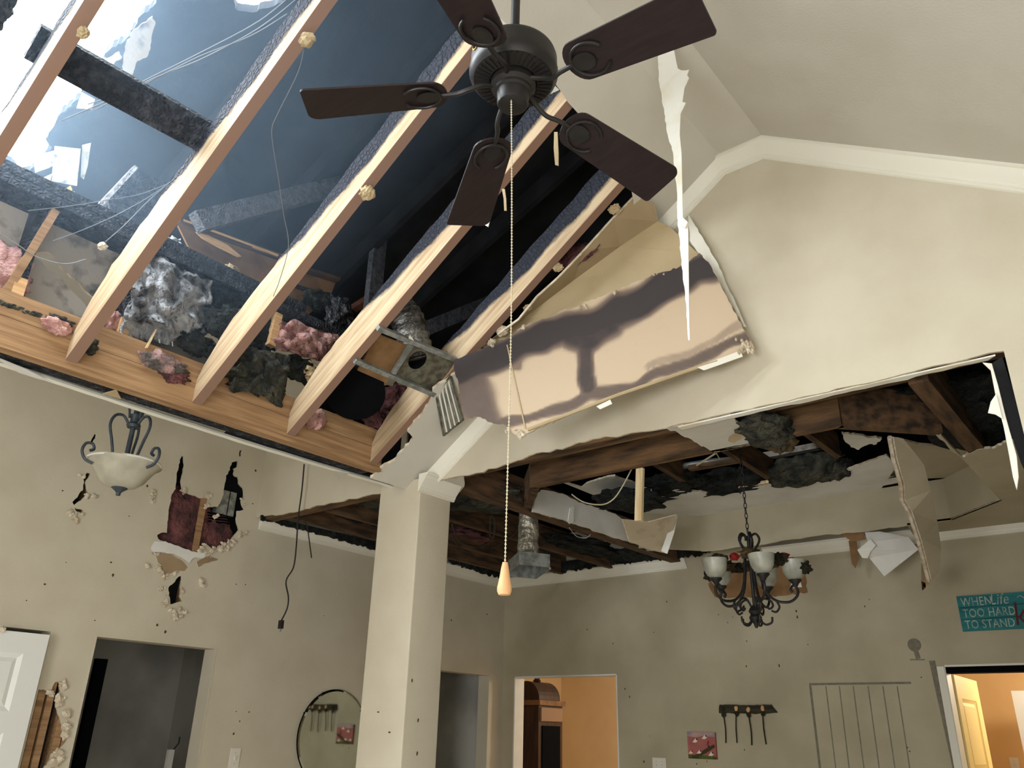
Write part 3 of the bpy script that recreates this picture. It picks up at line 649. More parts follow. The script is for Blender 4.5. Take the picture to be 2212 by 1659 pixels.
rd = MB().slab([DP(XE0, YE0), DP(XE1, YE0), DP(XE1, YE1), DP(XE0, YE1)], [hole1, hole2], (0, 0, .05), 0, 0).build('roof_deck', SOOT_SHADE); struct(rd, 'soot-black roof decking with a large burnt hole to the sky', 'roof')
zr = zdeck(XE1)
MB().slab([(XE1, YE0, zr), (1.7, YE0, zr - .5 * 2.875), (1.7, YE1, zr - .5 * 2.875), (XE1, YE1, zr)], [], (0, 0, .05)).build('far_slope', SOOT_SHADE, rd)
# outer shell closing the attic
sh = MB(); sh.slab([(XE0, YE0, 0), (1.7, YE0, 0), (1.7, YE0, zr - 1.44), (XE1, YE0, zr + .03), (XE0, YE0, zdeck(XE0) + .03)], [[(-2.0, YE0, .5), (.2, YE0, .5), (.2, YE0, 2.7), (-2.0, YE0, 2.7)]], (0, -.05, 0))
sh.slab([(XE0, YE1, 0), (1.7, YE1, 0), (1.7, YE1, zr - 1.44), (XE1, YE1, zr + .03), (XE0, YE1, zdeck(XE0) + .03)], [], (0, .05, 0))
sh.slab([(XE0, YE0, 0), (XE0, YE1, 0), (XE0, YE1, zdeck(XE0) + .03), (XE0, YE0, zdeck(XE0) + .03)], [], (-.05, 0, 0))
sh.slab([(1.7, YE0, 0), (1.7, YE1, 0), (1.7, YE1, zr - 1.40), (1.7, YE0, zr - 1.40)], [[(1.7, -2.2, .7), (1.7, .4, .7), (1.7, .4, 2.4), (1.7, -2.2, 2.4)]], (.05, 0, 0))
o = sh.build('wall_outer', SOOT_SHADE); struct(o, 'dark outer walls enclosing the attic', 'wall')
# roof rafters dimly seen under the decking
for i, y in enumerate((1.55, 2.15, 2.75, 3.35, 3.95, 4.55)):
    o = MB().bar(DP(-6.0, y, -.07), DP(-1.2, y, -.07), .04, .13).build('roof_rafter', SOOT_SHADE)
    tag(o, 'sooty roof rafter under the black decking, ' + ('nearest the sky hole', 'second from the sky hole', 'third from the sky hole', 'fourth from the sky hole', 'fifth from the sky hole', 'farthest from the sky hole')[i], 'rafter', 'sooty roof rafters')
o = MB().bar(ats(70, 88, .27), ats(470, 310, .27), .125, .035, (-.56, 0, .83)).build('purlin', CHAR); tag(o, 'charred purlin board crossing over the rafter in front of the sky', 'beam')
o = MB().bar(atx(425, 480, -3.3), atx(745, 398, -3.3), .07, .10).build('brace', CHARG); tag(o, 'grey charred brace sloping behind the thin hanging wire', 'beam')
o = MB().bar(atx(832, 380, -3.45), atx(800, 700, -3.45), .045, .10, (0, 1, 0)).build('post', CHARG); tag(o, 'upright alligatored post standing in the black attic', 'post')
o = MB().bar(atx(915, 712, -3.3), atx(1130, 622, -3.3), .05, .09).build('brace', CHARG); tag(o, 'grey charred brace between the flexible duct and the last rafter', 'beam')
for i, (a, b) in enumerate((((1136, 380), (1146, 560)), ((1160, 380), (1166, 540)))):
    o = MB().bar(aty(*a, 4.2), aty(*b, 4.2), .03, .05, (0, 1, 0)).build('hanger', CHARG); tag(o, ('dim upright hanger just right of the pull chain in the attic', 'dim upright hanger farther right of the pull chain in the attic')[i], 'post')
# ------------------------------------------------------------------ dining room: tray ceiling, joists, debris
TX0, TX1, TY0, TY1, TC, ZT = -3.12, -.70, 3.60, 5.65, .34, 3.18
right = [atz(x, y, ZH) for x, y in jag([(2022, 940), (2036, 952), (2062, 980), (2080, 988), (2110, 972), (2150, 968), (2176, 955), (2240, 948)], 8, 2, 14, closed=False)]
o = MB().slab([Vector((TX1, TY0 + TC + .02, ZH))] + right + [Vector((1.25, 4.1, ZH)), Vector((1.25, YB, ZH)), Vector((-1.35, YB, ZH)), Vector((-1.30, TY1, ZH)), Vector((-1.04, TY1, ZH)), Vector((TX1, TY1 - TC, ZH))], [], (0, 0, .012), 0, 1, 2).build('ceiling_soffit_right', [SOOTED, GYPS, KRAFT])
struct(o, 'beige soffit on the right of the tray ceiling', 'ceiling')
# upright walls of the tray
m = MB().slab([(TX0 + TC, TY1, ZH - .005)] + [(x, TY1, z) for x, z in jag([(TX0 + TC + .05, ZH - .01), (-2.2, ZH - .006), (-1.9, ZH + .004), (-1.5, ZH - .006), (-1.04, ZH)], .07, .006, 4, closed=False)] + [(-1.04, TY1, ZT), (TX0 + TC, TY1, ZT)], [], (0, .012, 0), 0, 1)
tw = m.build('wall_tray_back', [SOOTED, GYPS]); struct(tw, 'upright back face of the tray ceiling behind the chandelier', 'wall')
m = MB().slab([(TX0, TY1 - TC, ZH), (TX0 + TC, TY1, ZH), (TX0 + TC, TY1, ZT), (TX0, TY1 - TC, ZT)], [], (-.01, .01, 0), 0, 1); m.build('corner_face', [SOOTED, GYPS], tw)
m = MB().slab([(TX1, TY1 - TC, ZH), (-1.04, TY1, ZH), (-1.04, TY1, ZT), (TX1, TY1 - TC, ZT)], [], (.01, .01, 0), 0, 1); m.build('corner_face', [SOOTED, GYPS], tw)
lw = [(1151, 1106), (1162, 1064), (1172, 1058), (1215, 1066), (1250, 1085), (1300, 1098), (1330, 1110), (1345, 1124), (1390, 1140), (1440, 1148), (1440, 1196), (1400, 1190), (1380, 1176), (1320, 1160), (1260, 1138), (1200, 1118)]
yy = [None] * len(lw)
def leftface(x, y):
    p = atx(x, y, TX0)
    return p if p.y > TY0 + TC else atx(x, y, TX0)
o = MB().slab([leftface(x, y) for x, y in jag(lw, 9, 1.6, 15)], [], (-.012, 0, 0), 0, 1, 2).build('tray_side_board', [WHITEC, GYPS, KRAFT]); tag(o, 'long white drywall strip still on the left side of the tray ceiling', 'drywall')
curl = [aty(x, y, d) for x, y, d in [(1345, 1122, 4.75), (1400, 1128, 4.85), (1462, 1112, 4.9), (1453, 1150, 4.98), (1440, 1196, 5.05), (1405, 1188, 5.0), (1360, 1170, 4.9)]]
o = MB().slab(curl, [], (-.006, -.004, .004), 0, 1, 2).build('peeling_board', [mat('dusty_beige_paper', lin(178, 164, 138), .9, lin(128, 106, 78), 5, .5, .7), GYPS, WHITEC]); tag(o, 'curled drywall corner peeling off left of the chandelier', 'drywall')
o = MB().slab([aty(x, y, 4.97) for x, y in [(1462, 1114), (1455, 1150), (1440, 1196), (1428, 1190), (1446, 1140)]], [], (.004, .004, 0)).build('paper_edge', WHITEP, o)
o = MB().slab([atx(x, y, TX0 + .02) for x, y in [(1226, 1125), (1230, 1098), (1240, 1092), (1238, 1106), (1238, 1128), (1229, 1132)]], [], (.004, 0, 0)).build('torn_flap', WHITEP); tag(o, 'small white paper flap on the left tray strip', 'paper')
# ceiling of the tray: what is left along the far and left sides
top = zoom(1412, 700, .3617, [(0, 992), (180, 990), (330, 1012), (560, 985), (720, 945), (860, 940), (1040, 892), (1130, 880), (1180, 862), (1290, 820), (1390, 785), (1440, 832), (1452, 925)])
bl = [Vector((-1.0, TY1, ZT)), Vector((TX0 + TC, TY1, ZT)), Vector((TX0, TY1 - TC, ZT)), Vector((TX0, 4.25, ZT))]
lf = zoom(1130, 920, .1808, [(700, 740), (760, 690), (900, 640), (1100, 600), (1340, 690), (1440, 750)])
pts = [atz(x, y, ZT) for x, y in jag(lf + top, 9, 1.8, 16, closed=False)]
o = MB().slab(pts + bl, [], (0, 0, .012), 0, 1, 2).build('ceiling_tray', [WHITEC, GYPS, KRAFT]); struct(o, 'remaining white edge of the burnt-out tray ceiling', 'ceiling')
o = MB().slab([atz(x, y, ZT) for x, y in jag([(1818, 936), (1905, 948), (1893, 960), (1872, 962), (1855, 972), (1838, 966), (1826, 955)], 7, 2, 17)], [], (0, 0, .012), 0, 1).build('ceiling_tray_scrap', [WHITEC, GYPS]); struct(o, 'scrap of white tray ceiling behind the right joist', 'ceiling')
o = MB().slab([atz(x, y, ZT) for x, y in [(1938, 948), (1985, 960), (2040, 965)]] + [Vector((TX1, 4.3, ZT)), Vector((TX1, TY1 - TC, ZT)), Vector((-1.04, TY1, ZT)), Vector((-1.42, TY1, ZT)), atz(1935, 1010, ZT)], [], (0, 0, .012), 0, 1).build('ceiling_tray_right', [SOOTED, GYPS]); struct(o, 'beige right part of the tray ceiling behind the hanging strip', 'ceiling')
o = MB().bar(atz(1540, 1062, ZT + .01), atz(1665, 1040, ZT + .01), .03, .02).build('furring_strip', SPLINT); tag(o, 'yellow furring strip left of the joist above the chandelier', 'lath')
o = MB().bar(atz(1672, 1042, ZT + .01), atz(1790, 1020, ZT + .01), .03, .02).build('furring_strip', SPLINT); tag(o, 'yellow furring strip right of the joist above the chandelier', 'lath')
# timbers
def joist(a, b, z, label, w=.04, h=.16, mt=JOIST, name='ceiling_joist', group='dining ceiling joists'):
    o = MB().bar((a[0], a[1], z + h / 2), (b[0], b[1], z + h / 2), w, h).build(name, mt); return tag(o, label, 'joist', group)
joist((TX0 + TC - .02, TY0 - .02), (TX1 - TC + .02, TY0 - .02), ZH + .002, 'long knotty joist spanning under the gable wall in front of the tray', .045, .20, JOISTX)
joist((TX1 - TC, TY0 - .01), (TX1, TY0 + TC), ZH + .002, 'short diagonal joist at the right near corner of the tray', .045, .2, JOIST)
joist((TX0, TY0 + TC), (TX0 + TC, TY0 - .01), ZH + .002, 'short diagonal joist at the left near corner of the tray', .045, .2, JOIST)
joist((-3.19, YG + .13), (-3.16, YB - .02), ZH + .002, 'long brown joist along the left side of the tray', .09, .2)
joist((-3.78, YG + .13), (-3.78, YB - .02), ZH + .012, 'brown joist right of the foil duct collar', .04, .18)
joist((-4.30, YG + .13), (-4.30, YB - .02), ZH + .012, 'brown joist left of the foil duct collar', .04, .18)
joist((-4.74, YG + .13), (-4.78, YB - .02), ZH + .035, 'brown joist along the left dining wall', .04, .15)
joist((-.62, YG + .13), (-.62, 4.40), ZH + .002, 'brown joist pair in the right opening of the dining ceiling', .075, .18)
joist((-1.9, YG + .22), (-.66, YG + .22), ZH + .06, 'dim cross joist deep in the right opening under the gable wall', .045, .2, JOISTX)
for (a, b, lb) in (((1413, 1003), (1497, 1054), 'brown joist above the tray left of the chandelier chain'), ((1565, 975), (1670, 1040), 'brown joist above the tray just right of the chandelier chain'), ((1752, 946), (1810, 988), 'short brown joist above the tray at the right')):
    p, q = atz(*a, ZT + .015), atz(*b, ZT + .015); d = (q - p); joist((p.x - d.x * .6, p.y - d.y * .6), (q.x, q.y), ZT + .014, lb, .04, .15)
o = MB().bar(atz(1490, 1012, ZT + .06), atz(1605, 992, ZT + .06), .05, .03).build('batten', JOISTX); tag(o, 'grey-brown batten crossing above the tray left of the chandelier chain', 'lath')
o = MB().bar(atz(1640, 988, ZT + .2), atz(1780, 962, ZT + .2), .06, .04).build('batten', GREYB); tag(o, 'dusty grey batten in the black attic above the tray', 'lath')
o = MB().tube([atz(1470, 1008, ZT + .12), atz(1540, 997, ZT + .12), atz(1600, 992, ZT + .12)], .022, 12).build('metal_pipe', STEEL, None, True); tag(o, 'shiny metal pipe lying above the tray ceiling', 'pipe')
MB().tube([atz(1505, 1005, ZT + .06), atz(1545, 980, ZT + .06)], .006, 6).build('hanger_wire', WIREY, o); MB().tube([atz(1548, 980, ZT + .06), atz(1555, 992, ZT + .06)], .004, 6).build('hanger_wire', WIREY, o)
# black blown insulation and rags
def fluff(name, px, z, rad, mt, label, seed, sub=4, amp=.45, cat='insulation', put=atz):
    o = MB().blob(put(*px, z), rad, sub, amp, 2.6, seed, fine=.22, ff=8).build(name, mt, None, 'all'); return tag(o, label, cat)
fluff('blown_insulation', (1450, 1045), ZT + .05, (.22, .16, .06), BLACKF, 'black fluffy insulation hanging above the left of the tray', 1)
fluff('blown_insulation', (1575, 1040), ZT + .06, (.26, .12, .08), BLACKF, 'black tarry insulation around the chandelier chain', 2)
fluff('blown_insulation', (1740, 1015), ZT + .04, (.24, .12, .09), DARKF, 'grey-green insulation heap on the tray edge', 3)
fluff('blown_insulation', (1805, 1012), ZT + .03, (.10, .09, .07), DARKF, 'small grey-green insulation tuft at the right end of the tray edge', 4)
fluff('blown_insulation', (1655, 925), ZH + .03, (.11, .20, .07), DARKF, 'shaggy brown insulation hanging beside the pale soffit scrap', 5)
fluff('blown_insulation', (1690, 955), ZH + .0, (.06, .07, .05), GARL, 'ragged tan insulation tip hanging over the joist edge', 6)
fluff('insulation_batt', (2090, 895), ZH + .17, (.22, .50, .08), BLACKF, 'dark green-black batt filling the right ceiling bay', 7)
fluff('insulation_batt', (1850, 880), ZH + .20, (.40, .16, .06), BLACKF, 'black batt behind the gable wall lower edge', 8)
fluff('blown_insulation', (1360, 1082), ZT - .12, (.22, .22, .05), BLACKF, 'black crumbly insulation between the tray strip and its ceiling', 9)
fluff('blown_insulation', (1040, 1080), ZH + .08, (.30, .22, .05), DARKF, 'grey dusty insulation above the pillar joist', 10)
fluff('insulation_batt', (1000, 1160), ZH + .12, (.22, .30, .05), PINKD, 'dark reddish batt sagging left of the foil duct collar', 11)
fluff('insulation_batt', (1240, 1180), ZH + .10, (.22, .45, .05), BLACKF, 'black insulation between the joists right of the foil duct collar', 12)
fluff('insulation_batt', (1360, 1200), ZH + .10, (.25, .20, .05), BLACKF, 'black insulation at the back wall under the tray strip', 13)
fluff('insulation_batt', (740, 1130), ZH + .14, (.18, .35, .05), BLACKF, 'dark jumbled insulation above the foyer header', 14)
fluff('insulation_batt', (1600, 1186), ZH + .08, (.66, .05, .04), BLACKF, 'black strip of insulation along the back wall behind the chandelier', 15)
fluff('insulation_batt', (800, 1080), ZH + .16, (.25, .25, .06), DARKF, 'dusty grey batt seen left of the pillar', 16)
# black fringe of burnt insulation over the crown mouldings
fr1 = jag([(1195, 1238), (1260, 1226), (1330, 1218), (1400, 1208), (1470, 1203), (1532, 1194)], 5, 5, 81, closed=False) + [(1532, 1178), (1400, 1188), (1195, 1215)]
o = MB().slab([aty(x, y, 5.91) for x, y in fr1], [], (0, .02, 0)).build('burnt_fringe', BLACKF); tag(o, 'ragged black fringe of burnt insulation on the back crown moulding', 'insulation')
fr2 = jag([(972, 1212), (1010, 1228), (1050, 1240), (1090, 1247)], 5, 4, 82, closed=False) + [(1100, 1225), (972, 1185)]
o = MB().slab([atw(x, y, .085) for x, y in fr2], [], (-.02, 0, 0)).build('burnt_fringe', BLACKF); tag(o, 'ragged black fringe of burnt insulation on the left crown moulding', 'insulation')
fr3 = jag([(566, 1122), (640, 1140), (720, 1162), (815, 1188)], 6, 3, 83, closed=False) + [(815, 1170), (566, 1112)]
o = MB().slab([atw(x, y, .085) for x, y in fr3], [], (-.02, 0, 0)).build('burnt_fringe', BLACKF); tag(o, 'ragged black fringe on the crown moulding left of the pillar', 'insulation')
# duct collar with foil sleeve
ZBT = 2.585; bc = atz(1125, 1245, ZBT); bt = thing('duct_boot', 'galvanised duct boot with crinkled foil sleeve in the dining ceiling', 'duct', (bc.x, bc.y, ZBT))
c0, c1, c2 = atz(1094, 1241, ZBT), atz(1157, 1247, ZBT), atz(1188, 1226, ZBT)
ux, uy = (c1 - c0), (c2 - c1); zz = Vector((0, 0, .085))
m = MB().add([c0, c1, c2, c0 + uy, c0 + zz, c1 + zz, c2 + zz, c0 + uy + zz], [(0, 1, 5, 4), (1, 2, 6, 5), (2, 3, 7, 6), (3, 0, 4, 7), (4, 5, 6, 7)]); m.build('boot_box', STEEL, bt)
MB().bar(c0 + Vector((0, 0, -.004)), c1 + Vector((0, 0, -.004)), .012, .012).build('flange', STEEL, bt); MB().bar(c1 + Vector((0, 0, -.004)), c2 + Vector((0, 0, -.004)), .012, .012).build('flange', STEEL, bt)
cc = (c0 + c2) / 2 + zz; rr = .068
prof = [(rr * 1.0, 0), (rr * 1.12, .025), (rr * .98, .045), (rr * 1.05, .07), (rr * .96, .10), (rr * 1.0, .16), (rr * .98, .20), (rr * .92, .28), (rr * .9, .40)]
MB().lathe(prof, cc, 36, (0, 0, 1), 0, lambda a, i: 1 + .05 * math.sin(a * 9 + i * 2.2) + .03 * math.sin(a * 17 - i)).build('foil_sleeve', FOIL, bt, True)
# cables of the dining ceiling
def cable(name, pts, r, mt, label, cat='cable', n=8, seg=6):
    o = MB().tube(spline(pts, n), r, seg).build(name, mt, None, True); return tag(o, label, cat)
Zc = ZH - .02
cable('loose_cable', [atz(x, y, Zc) for x, y in [(975, 1130), (990, 1165), (1015, 1178), (1045, 1178), (1065, 1160), (1068, 1125), (1060, 1115), (1058, 1160)]], .006, RUBBER, 'looped black cable left of the foil duct collar')
cable('loose_cable', [atz(x, y, Zc) for x, y in [(1060, 1185), (1090, 1170), (1115, 1150), (1130, 1135)]], .005, RUBBER, 'black cable running up to the foil duct sleeve')
cable('loose_cable', [atz(x, y, Zc) for x, y in [(975, 1150), (990, 1180), (1020, 1200)]], .005, RUBBER, 'short black cable beside the pillar')
cable('cream_cable', [aty(x, y, 3.75) for x, y in [(1366, 1010), (1345, 1050), (1325, 1078), (1300, 1090), (1262, 1085), (1235, 1068)]], .004, WIREY, 'thin cream cable drooping beside the hanging lath')
cable('loose_wire', [atz(x, y, Zc) for x, y in [(1230, 1140), (1245, 1158), (1265, 1162), (1275, 1155)]], .003, WIREW, 'small pale wire loop under the tray joist')
o = MB().bar(aty(1383, 1012, 3.62), aty(1380, 1125, 3.62), .042, .02, (0, 1, 0)).build('hanging_lath', SPLINT); tag(o, 'pale split lath hanging straight down below the knotty joist', 'lath')
o = MB().slab([atz(x, y, ZH - .003) for x, y in [(1575, 945), (1590, 935), (1603, 938), (1600, 948), (1585, 957), (1573, 953)]], [], (0, 0, .003)).build('paint_flake', TANB); tag(o, 'cream paint flake on the pale soffit scrap', 'debris')
# hanging boards on the right of the dining room
def yline(pts): return [aty(x, y, d) for x, y, d in pts]
L1 = [(1924, 944, 3.95), (1932, 990, 4.1), (1948, 1045, 4.3), (1950, 1080, 4.45), (1965, 1105, 4.55), (1985, 1165, 4.8), (1998, 1215, 5.0), (2008, 1255, 5.15)]
R1 = [(2024, 1235, 5.15), (2028, 1185, 5.0), (2020, 1130, 4.85), (2005, 1060, 4.5), (1990, 1005, 4.3), (1975, 985, 4.2), (1945, 948, 4.0)]
o = MB().slab(yline(L1 + R1), [], (.012, .004, 0), 0, 1, 2).build('hanging_board', [SOOTED, GYPS, SOOTED]); tag(o, 'long beige drywall strip hanging from the right tray corner', 'drywall')
MB().tube([p + Vector((-.004, 0, 0)) for p in yline(L1)], .012, 6).build('broken_edge', GYPS, o)
o = MB().slab(yline([(1990, 1218, 5.3), (2008, 1255, 5.2), (2012, 1248, 5.2), (2005, 1262, 5.3), (1992, 1275, 5.3), (1990, 1255, 5.3)]), [], (.004, 0, 0)).build('torn_paper', KRAFT); tag(o, 'brown torn paper at the foot of the hanging drywall strip', 'paper')
o = MB().slab(yline([(1868, 1150, 5.55), (1900, 1148, 5.58), (1962, 1160, 5.6), (1984, 1187, 5.62), (1910, 1245, 5.66), (1876, 1203, 5.6), (1862, 1205, 5.55), (1852, 1188, 5.5), (1875, 1172, 5.52)]), [], (0, .004, 0), 0, 0).build('drywall_sheet', WHITEC); tag(o, 'crumpled pale drywall sheet hanging in front of the back wall', 'drywall')
MB().slab(yline([(1852, 1188, 5.49), (1880, 1165, 5.49), (1892, 1178, 5.49), (1880, 1192, 5.5), (1874, 1206, 5.5), (1862, 1205, 5.5)]), [], (0, .003, 0)).build('folded_corner', WHITEP, o)
o = MB().slab(yline([(1812, 1150, 5.7), (1865, 1142, 5.7), (1870, 1165, 5.7), (1840, 1170, 5.7)]), [], (0, .003, 0)).build('torn_paper', CARDB); tag(o, 'brown torn paper above the crumpled drywall sheet', 'paper')
o = MB().slab(yline([(1833, 1168, 5.85), (1850, 1168, 5.85), (1855, 1205, 5.85), (1848, 1228, 5.85), (1840, 1218, 5.85)]), [], (0, .003, 0)).build('torn_paper', CARDB); tag(o, 'narrow brown paper strip drooping left of the crumpled drywall sheet', 'paper')
# ragged jamb strip at the end of the gable wall
J1_ = [(2122, 783, 3.12), (2140, 800, 3.12), (2152, 862, 3.12), (2168, 922, 3.12), (2180, 985, 3.12), (2188, 1030, 3.12), (2196, 1058, 3.12), (2206, 1015, 3.12), (2212, 1040, 3.12), (2222, 1000, 3.12), (2205, 955, 3.12), (2178, 850, 3.12), (2150, 790, 3.12), (2140, 778, 3.12)]
o = MB().slab(yline(J1_[:7] + [(2200, 1030, 3.12), (2196, 985, 3.12), (2172, 900, 3.12), (2155, 830, 3.12), (2142, 785, 3.12)]), [], (.0, .012, 0), 0, 1).build('jamb_strip', [WHITEP, GYPS]); tag(o, 'ragged white drywall edge peeling at the right end of the opening', 'drywall')
MB().slab(yline([(2140, 868, 3.11), (2152, 850, 3.11), (2166, 905, 3.11), (2150, 895, 3.11), (2134, 892, 3.11)]), [], (0, .004, 0)).build('splintered_paper', WHITEP, o)
o = MB().slab(yline([(2142, 785, 3.16), (2165, 770, 3.16), (2225, 960, 3.16), (2225, 1040, 3.16), (2205, 1000, 3.16), (2172, 900, 3.16)]), [], (0, .01, 0)).build('jamb_board', SOOT_SHADE); tag(o, 'blackened board behind the ragged jamb edge', 'board')

# ------------------------------------------------------------------ ceiling fan
FX, FY = -1.175, 1.385
fan = thing('ceiling_fan', 'dark bronze five-blade ceiling fan with pull chain hanging from the ridge', 'ceiling fan', (FX, FY, 3.2))
MB().tube([(FX, FY, 3.45), (FX, FY, 4.19)], .0135, 16).build('downrod', BRONZE, fan, True)
MB().lathe([(0, 4.24), (.07, 4.24), (.068, 4.21), (.045, 4.175), (.018, 4.16), (0, 4.16)], (FX, FY, 0), 28).build('canopy', BRONZE, fan, True)
mh = MB().lathe([(0, 3.472), (.03, 3.472), (.07, 3.468), (.108, 3.460), (.124, 3.448), (.128, 3.435), (.128, 3.392), (.131, 3.390), (.131, 3.380), (.127, 3.368), (.117, 3.356), (.070, 3.348), (.068, 3.358), (0, 3.358)], (FX, FY, 0), 48).build('motor_housing', BRONZE, fan, True)
m = MB()
for k in range(40):
    a = 2 * math.pi * k / 40; c, s = math.cos(a), math.sin(a); m.bar((FX + c * .074, FY + s * .074, 3.348), (FX + c * .113, FY + s * .113, 3.354), .006, .006)
m.build('vent_fins', BRONZE, mh, kind='stuff')
MB().lathe([(.066, 3.356), (.066, 3.330), (.054, 3.322), (.054, 3.312), (.047, 3.308), (.046, 3.275), (.043, 3.266), (.036, 3.262), (0, 3.262)], (FX, FY, 0), 40).build('switch_housing', BRONZE, fan, True)
ed = Vector((-.35, -.94, 0)).normalized()
e = MB().lathe([(0, 0), (.016, 0), (.016, .003), (0, .003)], Vector((FX, FY, 3.426)) + ed * .128, 20, ed).build('emblem', GOLD, mh, True)
MB().lathe([(0, 0), (.012, 0), (.012, .002), (0, .002)], Vector((FX, FY, 3.426)) + ed * .1305, 16, ed).build('emblem_inlay', BLACK, e)
for k, an in enumerate((1.5, 73.5, 144.5, 219.5, 290)):
    a = math.radians(an); R_ = Vector((math.cos(a), math.sin(a), 0)); T_ = Vector((-math.sin(a), math.cos(a), 0)); Zv = Vector((0, 0, 1)); C0 = Vector((FX, FY, 0))
    pit = math.radians(-12); V_ = (T_ * math.cos(pit) + Zv * math.sin(pit)); dr = math.radians(-7.5); D_ = R_ * math.cos(dr) + Zv * math.sin(dr)
    root = C0 + R_ * .19 + Zv * 3.298
    arm = spline([C0 + R_ * .058 + Zv * 3.335, C0 + R_ * .09 + T_ * .012 + Zv * 3.325, C0 + R_ * .13 + T_ * .014 + Zv * 3.305, C0 + R_ * .165 + T_ * .004 + Zv * 3.298, root + D_ * .03], 6)
    ar = MB().tube(arm, .0075, 8).build('blade_arm', BRONZE, fan, True)
    yoke = [root + D_ * (.075 - .055 * math.cos(t)) * 1.0 + V_ * .052 * math.sin(t) - Zv * .006 for t in [math.pi * (-.82 + 1.64 * q / 20) for q in range(21)]]
    MB().tube(yoke, .0045, 8).build('blade_yoke', BRONZE, ar, True)
    MB().slab([root + D_ * (.055 - .035 * math.cos(t)) + V_ * .028 * math.sin(t) - Zv * .004 for t in [2 * math.pi * q / 24 for q in range(24)]], [], (0, 0, -.003)).build('blade_plate', BRONZE, ar)
    pr = []
    LB, W0, W1 = .415, .064, .078
    for q in range(13):
        t = math.pi / 2 + math.pi * q / 12; pr.append((.045 + .045 * math.cos(t), W0 * math.sin(t) * 1.0))
    pr = [(u, v) for u, v in pr]
    tip = []
    for q in range(7):
        t = -math.pi / 2 + math.pi / 2 * q / 6; tip.append((LB - .03 + .03 * math.cos(t), -(W1 - .03) + .03 * math.sin(t)))
    for q in range(7):
        t = math.pi / 2 * q / 6; tip.append((LB - .012 + .012 * math.cos(t) - .006, (W1 - .012) + .012 * math.sin(t)))
    MB().slab([root + D_ * u + V_ * v for u, v in pr + tip], [], V_.cross(D_) * -.006).build('blade', BLADE, fan)
ch = [(FX + .012, FY - .03, 3.31), (FX + .012, FY - .02, 3.24), (FX + .006, FY + .012, 2.6), (FX, FY + .022, 1.955)]
m = MB(); pts = spline(ch, 60); acc = 0; last = pts[0]
MB().tube(pts[::6], .0012, 5).build('pull_chain', WIREY, fan)
pc = []
d = 0
for a_, b_ in zip(pts, pts[1:]): pc.append(a_)
for k in range(0, 150):
    z = 3.30 - k * .009; t = (3.31 - z) / (3.31 - 1.955); i = min(len(pts) - 2, max(0, int(t * (len(pts) - 1))))
    best = min(range(len(pts) - 1), key=lambda j: abs(pts[j].z - z)); p = pts[best]
    m.lathe([(0, -.0034), (.0032, 0), (0, .0034)], (p.x, p.y, z), 6)
m.build('chain_beads', WIREY, fan, True, kind='stuff')
MB().lathe([(0, .075), (.006, .074), (.009, .06), (.012, .04), (.0165, .018), (.0165, .010), (.013, .002), (0, 0)], (FX, FY + .022, 1.880), 20).build('pull_handle', LIGHTWOOD, fan, True)

# ------------------------------------------------------------------ bowl pendant of the foyer
PX, PY = -4.10, 1.815
pen = thing('bowl_pendant', 'cracked alabaster bowl pendant on scrolled iron arms in the foyer', 'pendant light', (PX, PY, 2.66))
bowl = [(r_ * .80, z_) for r_, z_ in [(.0, 2.700), (.05, 2.703), (.09, 2.712), (.135, 2.742), (.17, 2.788), (.195, 2.815), (.218, 2.826), (.222, 2.832), (.216, 2.838), (.19, 2.826), (.165, 2.80), (.13, 2.757), (.08, 2.725), (0, 2.715)]]
bo = MB().lathe(bowl, (PX, PY, 0), 48, (0, 0, 1), 0, lambda a, i: 1 + .025 * math.sin(3 * a + .6)).build('glass_bowl', ALAB, pen, True)
MB().tube([(PX + 0.1776 * math.cos(t) * (1 + .025 * math.sin(3 * t + .6)), PY + 0.1776 * math.sin(t) * (1 + .025 * math.sin(3 * t + .6)), 2.833) for t in [2 * math.pi * k / 48 for k in range(48)]], .006, 6, closed=True).build('bowl_rim', WHITEC, bo, True)
MB().lathe([(0, 2.662), (.011, 2.664), (.012, 2.678), (.022, 2.688), (.040, 2.702), (0, 2.71)], (PX, PY, 0), 20).build('finial', IRONB, pen, True)
MB().tube([(PX, PY, 2.70), (PX, PY, 3.58)], .013, 12).build('stem', IRONB, pen, True)
MB().lathe([(.0, 3.03), (.03, 3.03), (.036, 3.045), (.022, 3.06), (.022, 3.085), (.032, 3.10), (0, 3.10)], (PX, PY, 0), 20).build('collar', IRONB, pen, True)
MB().lathe([(0, 3.62), (.07, 3.62), (.06, 3.59), (.02, 3.57), (0, 3.57)], (PX, PY, 0), 24).build('ceiling_cup', IRONB, pen, True)
for k, an in enumerate((20, 140, 260)):
    a = math.radians(an); R_ = Vector((math.cos(a), math.sin(a), 0)); C0 = Vector((PX, PY, 0)); P = lambda r, z: C0 + R_ * r + Vector((0, 0, z))
    MB().tube(spline([P(.03, 2.72), P(.05, 2.80), P(.085, 2.93), P(.112, 3.02), (P(.098, 3.075)), P(.06, 3.085), P(.028, 3.05)], 8), .0075, 8).build('iron_arm', IRONB, pen, True)
    MB().tube(spline([P(.15, 2.80), P(.190, 2.815), P(.212, 2.855), P(.202, 2.895), P(.172, 2.90), P(.160, 2.875), P(.178, 2.862)], 8), .0075, 8).build('scroll_hook', IRONB, pen, True)
    MB().tube(spline([P(.028, 3.08), P(.05, 3.16), P(.11, 3.20), P(.12, 3.15), P(.085, 3.14)], 8), .006, 8).build('upper_scroll', IRONB, pen, True)

